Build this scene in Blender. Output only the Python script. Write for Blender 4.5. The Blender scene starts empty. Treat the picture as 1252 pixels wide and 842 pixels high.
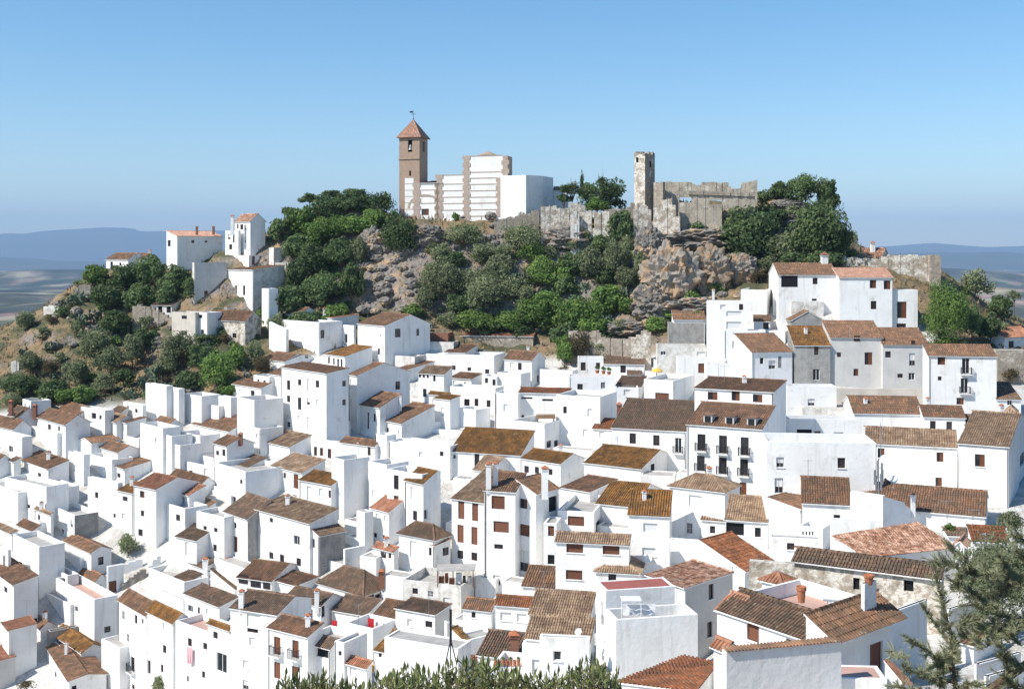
import bpy, math, random, re
import numpy as np
from mathutils import Vector, noise as mnoise
R = math.radians
rng = np.random.default_rng(7)
random.seed(7)
sc = bpy.context.scene
col = sc.collection
# ------------------------------------------------------------------ camera
F, CX, HY = 1400.0, 626.0, 312.0            # focal length in photo pixels, principal column, horizon row
cam = bpy.data.cameras.new('camera')
cam.sensor_width = 36.0
cam.lens = 36.0 * F / 1252.0
cam.shift_y = -(421.0 - HY) / 1252.0
cam.clip_start = 0.5
cam.clip_end = 120000.0
camo = bpy.data.objects.new('camera', cam)
camo.rotation_euler = (R(90), 0, 0)
col.objects.link(camo)
sc.camera = camo
# ------------------------------------------------------------------ sky, sun, exposure
SUN_AZ, SUN_EL = R(64), R(45)               # sun behind the viewer, swung towards -X
SD = Vector((-math.sin(SUN_AZ) * math.cos(SUN_EL), -math.cos(SUN_AZ) * math.cos(SUN_EL), math.sin(SUN_EL)))
world = bpy.data.worlds.new('World')
sc.world = world
world.use_nodes = True
wn = world.node_tree
bg = wn.nodes['Background']
sky = wn.nodes.new('ShaderNodeTexSky')
sky.sky_type = 'NISHITA'
sky.sun_disc = False
sky.sun_elevation = SUN_EL
sky.sun_rotation = math.atan2(SD.x, SD.y)
sky.altitude = 600
sky.air_density = 1.0
sky.dust_density = 0.3
sky.ozone_density = 1.2
hs = wn.nodes.new('ShaderNodeHueSaturation')
hs.inputs['Saturation'].default_value = 1.33
hs.inputs['Hue'].default_value = 0.496
wn.links.new(sky.outputs[0], hs.inputs['Color'])
wn.links.new(hs.outputs[0], bg.inputs['Color'])
bg.inputs['Strength'].default_value = 0.108
sun = bpy.data.lights.new('sun', 'SUN')
sun.energy = 4.4
sun.angle = R(0.5)
sun.color = (1.0, 0.95, 0.865)
suno = bpy.data.objects.new('sun', sun)
suno.rotation_euler = SD.to_track_quat('Z', 'Y').to_euler()
suno.location = (-200, -100, 250)
col.objects.link(suno)
sc.view_settings.view_transform = 'Standard'
sc.view_settings.look = 'None'
sc.view_settings.gamma = 1.0
sc.view_settings.exposure = 0.58
sc.view_settings.use_curve_mapping = False
sc.render.engine = 'CYCLES'
sc.cycles.max_bounces = 8
sc.cycles.diffuse_bounces = 5
sc.cycles.volume_bounces = 0
sc.cycles.use_denoising = True

# ------------------------------------------------------------------ helpers
def at(px, py, D):
    return Vector(((px - CX) / F * D, D, -(py - HY) / F * D))

def put(o, label=None, cat=None, group=None, kind=None, parent=None):
    if label: o['label'] = label
    if cat: o['category'] = cat
    if group: o['group'] = group
    if kind: o['kind'] = kind
    if parent: o.parent = parent
    col.objects.link(o)
    return o

def empty(name, loc, label=None, cat=None, group=None):
    o = bpy.data.objects.new(name, None)
    o.empty_display_size = 0.3
    o.location = loc
    return put(o, label, cat, group)

def mesh(name, verts, faces, mats, mi=None, smooth=False, attr=None):
    me = bpy.data.meshes.new(name)
    me.from_pydata([tuple(v) for v in verts], [], faces)
    for m in (mats if isinstance(mats, (list, tuple)) else [mats]):
        me.materials.append(m)
    if mi is not None:
        me.polygons.foreach_set('material_index', mi)
    if smooth:
        me.polygons.foreach_set('use_smooth', [True] * len(faces))
    if attr is not None:
        a = me.attributes.new('tint', 'FLOAT', 'POINT')
        a.data.foreach_set('value', np.asarray(attr, dtype=np.float32))
    return me

def quads(name, V, n, mat, tint=None, smooth=False):
    """V: (k*n,3) vertices, every n of them one face."""
    V = np.asarray(V, dtype=np.float32).reshape(-1, 3)
    k = len(V) // n
    me = bpy.data.meshes.new(name)
    me.vertices.add(len(V)); me.vertices.foreach_set('co', V.ravel())
    me.loops.add(len(V)); me.loops.foreach_set('vertex_index', np.arange(len(V), dtype=np.int32))
    me.polygons.add(k)
    me.polygons.foreach_set('loop_start', np.arange(0, len(V), n, dtype=np.int32))
    me.polygons.foreach_set('loop_total', np.full(k, n, dtype=np.int32))
    if tint is not None:
        a = me.attributes.new('tint', 'FLOAT', 'POINT')
        a.data.foreach_set('value', np.repeat(np.asarray(tint, dtype=np.float32), n))
    me.materials.append(mat)
    me.update(calc_edges=True)
    if smooth:
        me.polygons.foreach_set('use_smooth', [True] * k)
    return me

def part(name, me, parent, kind=None, loc=(0, 0, 0)):
    o = bpy.data.objects.new(name, me)
    o.location = loc
    return put(o, None, None, None, kind, parent)

class MB:
    def __init__(self): self.v, self.f, self.m = [], [], []
    def poly(self, pts, m=0):
        n = len(self.v); self.v += [tuple(p) for p in pts]
        self.f.append(list(range(n, n + len(pts)))); self.m.append(m)
    def hexa(self, p, m=0):
        """p: 8 points, bottom ring 0-3 then top ring 4-7."""
        n = len(self.v); self.v += [tuple(q) for q in p]
        for f in ((3, 2, 1, 0), (4, 5, 6, 7), (0, 1, 5, 4), (1, 2, 6, 5), (2, 3, 7, 6), (3, 0, 4, 7)):
            self.f.append([n + i for i in f]); self.m.append(m)
    def box(self, x0, x1, y0, y1, z0, z1, fr=None, m=0):
        p = [(x0, y0, z0), (x1, y0, z0), (x1, y1, z0), (x0, y1, z0), (x0, y0, z1), (x1, y0, z1), (x1, y1, z1), (x0, y1, z1)]
        self.hexa([fr(*q) for q in p] if fr else p, m)
    def tube(self, a, b, r0, r1=None, n=6, m=0, caps=True):
        a, b = Vector(a), Vector(b); r1 = r0 if r1 is None else r1
        d = (b - a).normalized() if (b - a).length > 1e-6 else Vector((0, 0, 1))
        s = d.orthogonal().normalized(); t = d.cross(s)
        k = len(self.v)
        for c, r in ((a, r0), (b, r1)):
            for i in range(n):
                w = 2 * math.pi * i / n
                self.v.append(tuple(c + (s * math.cos(w) + t * math.sin(w)) * r))
        for i in range(n):
            j = (i + 1) % n
            self.f.append([k + i, k + j, k + n + j, k + n + i]); self.m.append(m)
        if caps:
            self.f.append([k + n + i for i in range(n)]); self.m.append(m)
            self.f.append([k + n - 1 - i for i in range(n)]); self.m.append(m)
    def lathe(self, c, prof, n=10, m=0):
        k = len(self.v)
        for r, z in prof:
            for i in range(n):
                w = 2 * math.pi * i / n
                self.v.append((c[0] + r * math.cos(w), c[1] + r * math.sin(w), c[2] + z))
        for q in range(len(prof) - 1):
            for i in range(n):
                j = (i + 1) % n
                self.f.append([k + q * n + i, k + q * n + j, k + (q + 1) * n + j, k + (q + 1) * n + i]); self.m.append(m)
    def build(self, name, mats, smooth=False):
        return mesh(name, self.v, self.f, mats, self.m if isinstance(mats, (list, tuple)) else None, smooth)

# ------------------------------------------------------------------ materials
def mat(name, base, rough=0.9, var=None, scale=0.6, detail=5.0, bump=0.0, bscale=8.0, spec=0.2, mix=None, tint=None, rnd=0.0, lo=0.42, hi=0.68, streak=None, metal=0.0, coord='Object'):
    """base colour, noise-mixed with var; tint: second colour reached by the per-piece attribute; streak: vertical rain streak colour."""
    m = bpy.data.materials.new(name); m.use_nodes = True
    nt = m.node_tree; N, L = nt.nodes, nt.links
    b = N['Principled BSDF']
    b.inputs['Roughness'].default_value = rough
    b.inputs['Specular IOR Level'].default_value = spec
    b.inputs['Metallic'].default_value = metal
    rgb = N.new('ShaderNodeRGB'); rgb.outputs[0].default_value = (*base, 1); out = rgb.outputs[0]
    geo = N.new('ShaderNodeNewGeometry'); P = geo.outputs['Position']
    def mixer(a, c, fac):
        x = N.new('ShaderNodeMix'); x.data_type = 'RGBA'
        L.new(fac, x.inputs['Factor']); L.new(a, x.inputs['A'])
        if isinstance(c, tuple): x.inputs['B'].default_value = (*c, 1)
        else: L.new(c, x.inputs['B'])
        return x.outputs['Result']
    def nz(sv, d=5.0, vec=None, l=lo, h=hi):
        t = N.new('ShaderNodeTexNoise'); t.inputs['Scale'].default_value = sv; t.inputs['Detail'].default_value = d
        t.inputs['Roughness'].default_value = 0.62
        L.new(vec or P, t.inputs['Vector'])
        r = N.new('ShaderNodeMapRange'); r.inputs['From Min'].default_value = l; r.inputs['From Max'].default_value = h
        L.new(t.outputs['Fac'], r.inputs['Value']); return r.outputs['Result']
    if tint:
        at_ = N.new('ShaderNodeAttribute'); at_.attribute_name = 'tint'
        out = mixer(out, tint, at_.outputs['Fac'])
    if var: out = mixer(out, var, nz(scale, detail))
    if mix: out = mixer(out, mix[0], nz(mix[1], 6.0, None, mix[2], mix[3]))
    if streak:
        mp = N.new('ShaderNodeMapping'); mp.inputs['Scale'].default_value = (1.6, 1.6, 0.12); L.new(P, mp.inputs['Vector'])
        out = mixer(out, streak, nz(1.0, 4.0, mp.outputs[0], 0.55, 0.85))
    if rnd:
        oi = N.new('ShaderNodeObjectInfo')
        h = N.new('ShaderNodeHueSaturation'); L.new(out, h.inputs['Color'])
        r = N.new('ShaderNodeMapRange'); r.inputs['To Min'].default_value = 1 - rnd; r.inputs['To Max'].default_value = 1 + rnd
        L.new(oi.outputs['Random'], r.inputs['Value']); L.new(r.outputs['Result'], h.inputs['Value']); out = h.outputs[0]
    L.new(out, b.inputs['Base Color'])
    if bump:
        t = N.new('ShaderNodeTexNoise'); t.inputs['Scale'].default_value = bscale; t.inputs['Detail'].default_value = 6
        L.new(P, t.inputs['Vector'])
        bp = N.new('ShaderNodeBump'); bp.inputs['Strength'].default_value = bump; bp.inputs['Distance'].default_value = 0.1
        L.new(t.outputs['Fac'], bp.inputs['Height']); L.new(bp.outputs[0], b.inputs['Normal'])
    return m

M = {}
M['w'] = mat('whitewash', (0.84, 0.835, 0.82), var=(0.76, 0.75, 0.72), scale=0.35, streak=(0.58, 0.555, 0.515), bump=0.3, bscale=2.5, rnd=0.05, mix=((0.52, 0.49, 0.43), 0.55, 0.60, 0.78))
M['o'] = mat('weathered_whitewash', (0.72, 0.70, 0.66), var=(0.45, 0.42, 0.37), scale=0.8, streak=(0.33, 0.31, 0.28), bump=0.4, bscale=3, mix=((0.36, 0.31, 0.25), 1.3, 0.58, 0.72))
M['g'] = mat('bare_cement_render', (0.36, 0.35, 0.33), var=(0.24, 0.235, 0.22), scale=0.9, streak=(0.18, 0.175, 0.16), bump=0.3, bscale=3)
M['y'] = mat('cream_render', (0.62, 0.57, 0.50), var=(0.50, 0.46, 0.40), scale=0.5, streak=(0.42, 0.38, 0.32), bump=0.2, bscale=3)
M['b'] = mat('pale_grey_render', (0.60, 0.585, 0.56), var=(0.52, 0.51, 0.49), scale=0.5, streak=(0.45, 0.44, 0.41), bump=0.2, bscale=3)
M['s'] = mat('old_rubble_stone', (0.36, 0.31, 0.25), var=(0.22, 0.19, 0.155), scale=1.6, detail=8, bump=1.0, bscale=3.5, mix=((0.55, 0.51, 0.45), 0.5, 0.55, 0.66))
M['k'] = mat('fallen_plaster_wall', (0.66, 0.62, 0.55), var=(0.30, 0.26, 0.205), scale=0.9, detail=8, bump=0.8, bscale=4, mix=((0.40, 0.33, 0.26), 2.6, 0.5, 0.6), lo=0.46, hi=0.58)
M['castle'] = mat('castle_masonry', (0.47, 0.41, 0.33), var=(0.27, 0.235, 0.19), scale=0.8, detail=9, bump=0.9, bscale=4, streak=(0.20, 0.18, 0.155), mix=((0.60, 0.55, 0.47), 0.5, 0.56, 0.66))
M['brick'] = mat('red_brick', (0.27, 0.125, 0.085), var=(0.20, 0.095, 0.065), scale=3, bump=0.4, bscale=9, mix=((0.5, 0.3, 0.2), 6, 0.6, 0.7))
M['tower'] = mat('tower_masonry', (0.40, 0.29, 0.22), var=(0.31, 0.23, 0.175), scale=2.2, detail=7, bump=0.5, bscale=6)
M['tower_rib'] = mat('pinkish_masonry', (0.45, 0.36, 0.30), var=(0.36, 0.285, 0.24), scale=2.2, detail=7, bump=0.5, bscale=6)
TILE = {
 'b': ((0.201, 0.106, 0.062), (0.354, 0.198, 0.118), (0.146, 0.096, 0.063)),
 'd': ((0.152, 0.096, 0.063), (0.287, 0.180, 0.121), (0.122, 0.089, 0.063)),
 'a': ((0.480, 0.270, 0.190), (0.600, 0.370, 0.270), (0.400, 0.230, 0.165)),
 'r': ((0.235, 0.108, 0.030), (0.345, 0.175, 0.058), (0.135, 0.076, 0.032)),
 't': ((0.300, 0.200, 0.125), (0.460, 0.330, 0.220), (0.200, 0.130, 0.085)),
 'n': ((0.340, 0.150, 0.085), (0.480, 0.240, 0.150), (0.260, 0.125, 0.075)),
 'p': ((0.400, 0.215, 0.135), (0.640, 0.430, 0.320), (0.215, 0.105, 0.065)),
 'c': ((0.220, 0.080, 0.035), (0.330, 0.130, 0.060), (0.140, 0.065, 0.035)),
}
TM = {k: mat('clay_tile_' + n, v[0], tint=v[1], var=v[2], scale=0.9 if k != 'p' else 1.7, detail=8, rough=0.92, mix=((0.36, 0.31, 0.24), 2.6, 0.60, 0.72), rnd=0.22, lo=0.42, hi=0.60)
      for (k, v), n in zip(TILE.items(), ('brown', 'dark', 'salmon', 'rusty', 'tan', 'new', 'patchy', 'crimson'))}
M['red'] = mat('red_painted_floor', (0.34, 0.115, 0.095), var=(0.28, 0.10, 0.08))
M['pink'] = mat('pink_terrace_floor', (0.50, 0.32, 0.26), var=(0.42, 0.27, 0.22))
M['deck'] = mat('grey_terrace_floor', (0.42, 0.40, 0.37), var=(0.30, 0.28, 0.26), scale=1.0)
M['wood'] = mat('brown_wood', (0.150, 0.058, 0.030), var=(0.11, 0.042, 0.022), scale=3, rough=0.6)
M['frame'] = mat('dark_brown_frame', (0.085, 0.035, 0.022), rough=0.6)
M['greyframe'] = mat('grey_frame', (0.30, 0.29, 0.28), rough=0.6)
M['dark'] = mat('dark_interior', (0.012, 0.012, 0.014), rough=0.8)
M['glass'] = mat('window_glass', (0.020, 0.024, 0.030), rough=0.08, spec=0.6)
M['blind'] = mat('white_blind', (0.74, 0.74, 0.73), rough=0.7)
M['brownblind'] = mat('brown_blind', (0.175, 0.075, 0.045), rough=0.7, rnd=0.15)
M['green'] = mat('green_cloth', (0.03, 0.13, 0.10), rough=0.8)
M['iron'] = mat('black_iron', (0.02, 0.02, 0.022), rough=0.5)
M['steel'] = mat('grey_steel', (0.35, 0.36, 0.37), rough=0.45, metal=0.6)
M['paint'] = mat('white_paint', (0.80, 0.80, 0.80), rough=0.5)
M['terra'] = mat('terracotta', (0.42, 0.16, 0.08), var=(0.34, 0.13, 0.07), scale=4)
M['redcloth'] = mat('red_cloth', (0.45, 0.03, 0.04)); M['pinkcloth'] = mat('pink_cloth', (0.75, 0.42, 0.45))
M['maroon'] = mat('maroon_cloth', (0.16, 0.03, 0.05)); M['yellow'] = mat('yellow_cloth', (0.75, 0.46, 0.09)); M['bluecloth'] = mat('blue_cloth', (0.12, 0.2, 0.42))
M['straw'] = mat('straw_thatch', (0.30, 0.19, 0.11), var=(0.22, 0.14, 0.08), scale=4)
M['sheet'] = mat('grey_corrugated_sheet', (0.28, 0.28, 0.30), rough=0.6)
M['bark'] = mat('bark', (0.16, 0.115, 0.08), var=(0.09, 0.065, 0.045), scale=4, bump=0.6, bscale=10)
M['rock'] = mat('limestone', (0.235, 0.215, 0.19), var=(0.10, 0.092, 0.082), scale=1.1, detail=9, bump=1.0, bscale=2.6, mix=((0.42, 0.30, 0.19), 0.45, 0.52, 0.62), rnd=0.12)
M['rocko'] = mat('ochre_rock', (0.33, 0.225, 0.14), var=(0.20, 0.165, 0.125), scale=0.7, detail=9, bump=1.0, bscale=2.6, mix=((0.25, 0.225, 0.195), 0.35, 0.44, 0.56), rnd=0.1)

def leafmat(name, c, c2, trans=0.38, rnd=0.22):
    m = bpy.data.materials.new(name); m.use_nodes = True
    nt = m.node_tree; N, L = nt.nodes, nt.links
    b = N['Principled BSDF']; b.inputs['Roughness'].default_value = 0.75; b.inputs['Specular IOR Level'].default_value = 0.15
    a = N.new('ShaderNodeAttribute'); a.attribute_name = 'tint'
    x = N.new('ShaderNodeMix'); x.data_type = 'RGBA'
    x.inputs['A'].default_value = (*c, 1); x.inputs['B'].default_value = (*c2, 1)
    L.new(a.outputs['Fac'], x.inputs['Factor'])
    h = N.new('ShaderNodeHueSaturation'); L.new(x.outputs['Result'], h.inputs['Color'])
    oi = N.new('ShaderNodeObjectInfo'); r = N.new('ShaderNodeMapRange')
    r.inputs['To Min'].default_value = 1 - rnd; r.inputs['To Max'].default_value = 1 + rnd
    L.new(oi.outputs['Random'], r.inputs['Value']); L.new(r.outputs['Result'], h.inputs['Value'])
    L.new(h.outputs[0], b.inputs['Base Color'])
    t = N.new('ShaderNodeBsdfTranslucent'); L.new(h.outputs[0], t.inputs['Color'])
    ms = N.new('ShaderNodeMixShader'); ms.inputs['Fac'].default_value = trans
    L.new(b.outputs[0], ms.inputs[1]); L.new(t.outputs[0], ms.inputs[2])
    L.new(ms.outputs[0], N['Material Output'].inputs['Surface'])
    return m
LM = {
 'dark': leafmat('dark_evergreen_leaf', (0.061, 0.102, 0.044), (0.181, 0.244, 0.097)),
 'olive': leafmat('olive_grey_leaf', (0.141, 0.172, 0.090), (0.295, 0.324, 0.177)),
 'green': leafmat('fresh_green_leaf', (0.086, 0.164, 0.039), (0.240, 0.336, 0.095)),
 'pine': leafmat('pine_needle', (0.047, 0.082, 0.035), (0.137, 0.187, 0.072)),
 'scrub': leafmat('dry_scrub_leaf', (0.10, 0.085, 0.045), (0.17, 0.135, 0.075)),
 'cactus': leafmat('prickly_pear_pad', (0.084, 0.119, 0.077), (0.168, 0.210, 0.140), 0.0),
 'fore': leafmat('shrub_leaf', (0.115, 0.145, 0.050), (0.340, 0.360, 0.160), 0.3),
 'needle': leafmat('grey_green_needle', (0.190, 0.210, 0.115), (0.460, 0.470, 0.300), 0.2),
}
# ------------------------------------------------------------------ terrain: a height field through surveyed points
SC_D = 0.737
CP = [(0,842,195),(180,842,185),(400,842,160),(600,842,135),(740,842,112),(880,880,100),(1060,838,90),(1250,842,88),
 (50,720,215),(200,720,212),(400,720,195),(600,740,183),(700,745,160),(850,815,121),(960,740,128),(870,805,128),(1150,715,122),(1250,700,120),
 (0,620,242),(150,620,236),(250,620,228),(450,620,215),(600,640,205),(740,650,188),(900,660,178),(1000,640,165),(1100,640,156),(1230,650,150),
 (50,560,258),(250,560,248),(400,560,238),(600,560,232),(750,560,225),(1000,570,200),(1150,610,172),(1250,600,172),
 (10,500,278),(120,490,276),(300,500,264),(450,500,258),(600,490,262),(750,490,255),(1000,500,234),(1180,510,222),
 (30,460,298),(130,450,295),(230,430,292),(330,440,286),(420,430,284),(560,420,288),(700,420,285),(800,430,276),(900,430,264),(1060,478,243),(1200,450,250),
 (100,380,318),(180,380,315),(250,365,310),(300,375,306),(450,370,303),(560,360,302),(640,370,299),(720,380,293),(800,372,288),(900,350,288),(980,350,280),(1000,392,262),
 (60,372,338),(90,350,340),(150,326,338),(240,318,332),(310,296,324),(390,252,332),(440,240,334),(500,270,318),(600,270,318),(690,268,320),(770,256,318),(820,250,314),(900,252,314),(980,245,312),(1030,285,304),(1060,312,302),(1110,314,300),(1150,335,290),(1180,370,280),(1240,400,280),
 (500,320,308),(620,320,306),(720,320,303),(430,300,318),(800,300,304),(880,300,304),(950,300,302),
 (500,284,336),(600,284,336),(700,282,336),(800,270,332),(900,270,332),(980,266,330),(1040,310,320),(1100,335,318),(1150,350,308),(390,268,350),(440,258,352),(310,316,344),(240,335,350),(150,345,356)]
W = [(p[0], p[1], p[2] * SC_D) for p in CP]
P3 = [tuple(at(*w)) for w in W]
P3 += [(-150,255,-26),(-190,240,-40),(-130,285,-30),(-180,300,-46),(-190,170,-52),(-190,90,-55),(-150,350,-62),(-60,330,-25),(0,320,-20),(70,320,-22),(120,300,-30),(160,280,-45),(170,220,-30),
 (-100,420,-110),(0,420,-100),(100,420,-110),(-190,420,-120),(190,420,-130),(190,340,-90),
 (0,6,-4.5),(0,25,-12.5),(0,45,-20.5),(-40,40,-25),(-60,80,-42),(20,30,-12.5),(30,55,-21.5),(60,60,-22),(60,30,-11),(100,60,-20),(130,120,-24),(-90,20,-24),(-190,20,-48),(100,10,-5),(-60,6,-14),(150,180,-20)]
P3 = np.array(P3)
def _tps(r):
    return np.where(r > 1e-9, r * r * np.log(np.maximum(r, 1e-9)), 0.0)
_n = len(P3); _s = 100.0
_xy = P3[:, :2] / _s
_K = _tps(np.linalg.norm(_xy[:, None] - _xy[None], axis=2)) + np.eye(_n) * 0.00002
_Pm = np.c_[np.ones(_n), _xy]
_A = np.block([[_K, _Pm], [_Pm.T, np.zeros((3, 3))]])
_w = np.linalg.solve(_A, np.r_[P3[:, 2], 0, 0, 0])
GX0, GX1, GY0, GY1, GS = -230.0, 230.0, 2.0, 440.0, 2.0
gx = np.arange(GX0, GX1 + 0.1, GS); gy = np.arange(GY0, GY1 + 0.1, GS)
GXX, GYY = np.meshgrid(gx, gy)
q = np.c_[GXX.ravel(), GYY.ravel()] / _s
GZ = np.empty(len(q))
for i in range(0, len(q), 8000):
    d = np.linalg.norm(q[i:i + 8000, None] - _xy[None], axis=2)
    GZ[i:i + 8000] = _tps(d) @ _w[:_n] + np.c_[np.ones(len(d)), q[i:i + 8000]] @ _w[_n:]
GZ = GZ.reshape(GXX.shape)
# the hill keeps falling at its rim so that the sheet dives under the plain
rim = np.minimum.reduce([GXX - GX0, GX1 - GXX, GY1 - GYY])
GZ -= np.clip(1 - rim / 46.0, 0, 1) ** 2 * np.where(GYY > 150, 120.0, 20.0)
# where the town meets the wild hill: bent line in depth
TBX = np.array([(x - CX) / F * d * SC_D for x, y, d in ((0,505,277),(90,500,275),(170,492,272),(290,482,268),(345,440,283),(520,425,287),(700,440,280),(790,420,276),(880,395,268),(960,370,275),(1130,420,262),(1250,470,250))])
TBY = np.array([d * SC_D for d in (277,275,272,268,283,287,280,276,268,275,262,250)])
def wild(x, y):
    return y - np.interp(x, TBX, TBY)
def gz(x, y):
    x = np.clip(np.asarray(x, float), GX0, GX1 - 0.01); y = np.clip(np.asarray(y, float), GY0, GY1 - 0.01)
    fx = (x - GX0) / GS; fy = (y - GY0) / GS
    i = fx.astype(int); j = fy.astype(int); a = fx - i; b = fy - j
    return (GZ[j, i] * (1 - a) + GZ[j, i + 1] * a) * (1 - b) + (GZ[j + 1, i] * (1 - a) + GZ[j + 1, i + 1] * a) * b
_YS = np.arange(20.0, 400.0, 0.25)
def hitD(px, py, near=20.0):
    """depth at which the sight line through a photo pixel meets the ground"""
    k = (px - CX) / F; t = (py - HY) / F
    Y = _YS[_YS >= near]
    g = gz(k * Y, Y)
    i = np.nonzero(-t * Y <= g)[0]
    return float(Y[i[0]]) if len(i) else None
def on(px, py, near=20.0):
    D = hitD(px, py, near)
    if D is None: D = 230.0
    p = at(px, py, D)
    return p
# ground sheet with crags on the wild part
def build_ground():
    s = 1.0
    xs = np.arange(GX0 + 2, GX1 - 2, s); ys = np.concatenate([np.arange(GY0 + 1, 150, 3.0), np.arange(150, 290, s), np.arange(290, GY1 - 2, 4.0)])
    X, Y = np.meshgrid(xs, ys)
    Z = gz(X, Y)
    wd = np.clip(wild(X, Y) / 4.0, 0, 1) * np.clip((300 - Y) / 20.0, 0, 1)
    V = np.c_[X.ravel(), Y.ravel(), Z.ravel()]
    wf = wd.ravel()
    for i in np.nonzero(wf > 0)[0]:
        x, y, z = V[i]
        n1 = mnoise.ridged_multi_fractal((x * 0.09, y * 0.09, z * 0.16), 1.0, 2.1, 5, 1.0, 2.0)
        n2 = mnoise.fractal((x * 0.35, y * 0.35, z * 0.5), 1.0, 2.0, 4)
        V[i, 2] += wf[i] * (0.95 * (n1 - 1.1) + 0.7 * n2)
    ny, nx = X.shape
    idx = np.arange(nx * ny).reshape(ny, nx)
    q = np.stack([idx[:-1, :-1], idx[:-1, 1:], idx[1:, 1:], idx[1:, :-1]], -1).reshape(-1, 4)
    me = bpy.data.meshes.new('hillside')
    me.vertices.add(len(V)); me.vertices.foreach_set('co', V.astype(np.float32).ravel())
    me.loops.add(q.size); me.loops.foreach_set('vertex_index', q.ravel().astype(np.int32))
    me.polygons.add(len(q)); me.polygons.foreach_set('loop_start', np.arange(0, q.size, 4, dtype=np.int32)); me.polygons.foreach_set('loop_total', np.full(len(q), 4, dtype=np.int32))
    a = me.attributes.new('wildness', 'FLOAT', 'POINT')
    a.data.foreach_set('value', np.clip(np.maximum(np.maximum(wild(V[:, 0], V[:, 1]) / 3.0 + 0.3, (np.abs(V[:, 0] + 0.0) - 0.47 * V[:, 1] - 1.0) / 4.0), (58.0 - V[:, 1]) / 8.0), 0, 1).astype(np.float32))
    me.update(calc_edges=True)
    m = bpy.data.materials.new('hillside_ground'); m.use_nodes = True
    nt = m.node_tree; N, L = nt.nodes, nt.links
    b = N['Principled BSDF']; b.inputs['Roughness'].default_value = 0.95; b.inputs['Specular IOR Level'].default_value = 0.1
    geo = N.new('ShaderNodeNewGeometry'); P = geo.outputs['Position']
    def nz(sv, l, h, d=6):
        t = N.new('ShaderNodeTexNoise'); t.inputs['Scale'].default_value = sv; t.inputs['Detail'].default_value = d; L.new(P, t.inputs['Vector'])
        r = N.new('ShaderNodeMapRange'); r.inputs['From Min'].default_value = l; r.inputs['From Max'].default_value = h
        L.new(t.outputs['Fac'], r.inputs['Value']); return r.outputs['Result']
    def mx(a_, b_, f):
        x = N.new('ShaderNodeMix'); x.data_type = 'RGBA'
        for k, v in (('A', a_), ('B', b_)):
            if isinstance(v, tuple): x.inputs[k].default_value = (*v, 1)
            else: L.new(v, x.inputs[k])
        L.new(f, x.inputs['Factor']); return x.outputs['Result']
    grass = mx((0.265, 0.185, 0.105), (0.175, 0.14, 0.085), nz(0.5, 0.42, 0.6))
    grass = mx(grass, (0.085, 0.088, 0.048), nz(0.16, 0.47, 0.57))
    rock = mx((0.27, 0.235, 0.205), (0.14, 0.12, 0.11), nz(1.4, 0.42, 0.62, 9))
    rock = mx(rock, (0.40, 0.28, 0.18), nz(0.35, 0.54, 0.64))
    sep = N.new('ShaderNodeSeparateXYZ'); L.new(geo.outputs['Normal'], sep.inputs[0])
    sl = N.new('ShaderNodeMapRange'); sl.inputs['From Min'].default_value = 0.80; sl.inputs['From Max'].default_value = 0.62; L.new(sep.outputs['Z'], sl.inputs['Value'])
    wildc = mx(grass, rock, sl.outputs['Result'])
    town = mx((0.58, 0.565, 0.53), (0.44, 0.415, 0.375), nz(0.4, 0.45, 0.62))
    at_ = N.new('ShaderNodeAttribute'); at_.attribute_name = 'wildness'
    out = mx(town, wildc, at_.outputs['Fac'])
    L.new(out, b.inputs['Base Color'])
    t = N.new('ShaderNodeTexNoise'); t.inputs['Scale'].default_value = 2.2; t.inputs['Detail'].default_value = 8; L.new(P, t.inputs['Vector'])
    bp = N.new('ShaderNodeBump'); bp.inputs['Strength'].default_value = 0.9; bp.inputs['Distance'].default_value = 0.4
    L.new(t.outputs['Fac'], bp.inputs['Height']); L.new(bp.outputs[0], b.inputs['Normal'])
    me.materials.append(m)
    put(bpy.data.objects.new('hillside', me), kind='structure')
build_ground()

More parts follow.
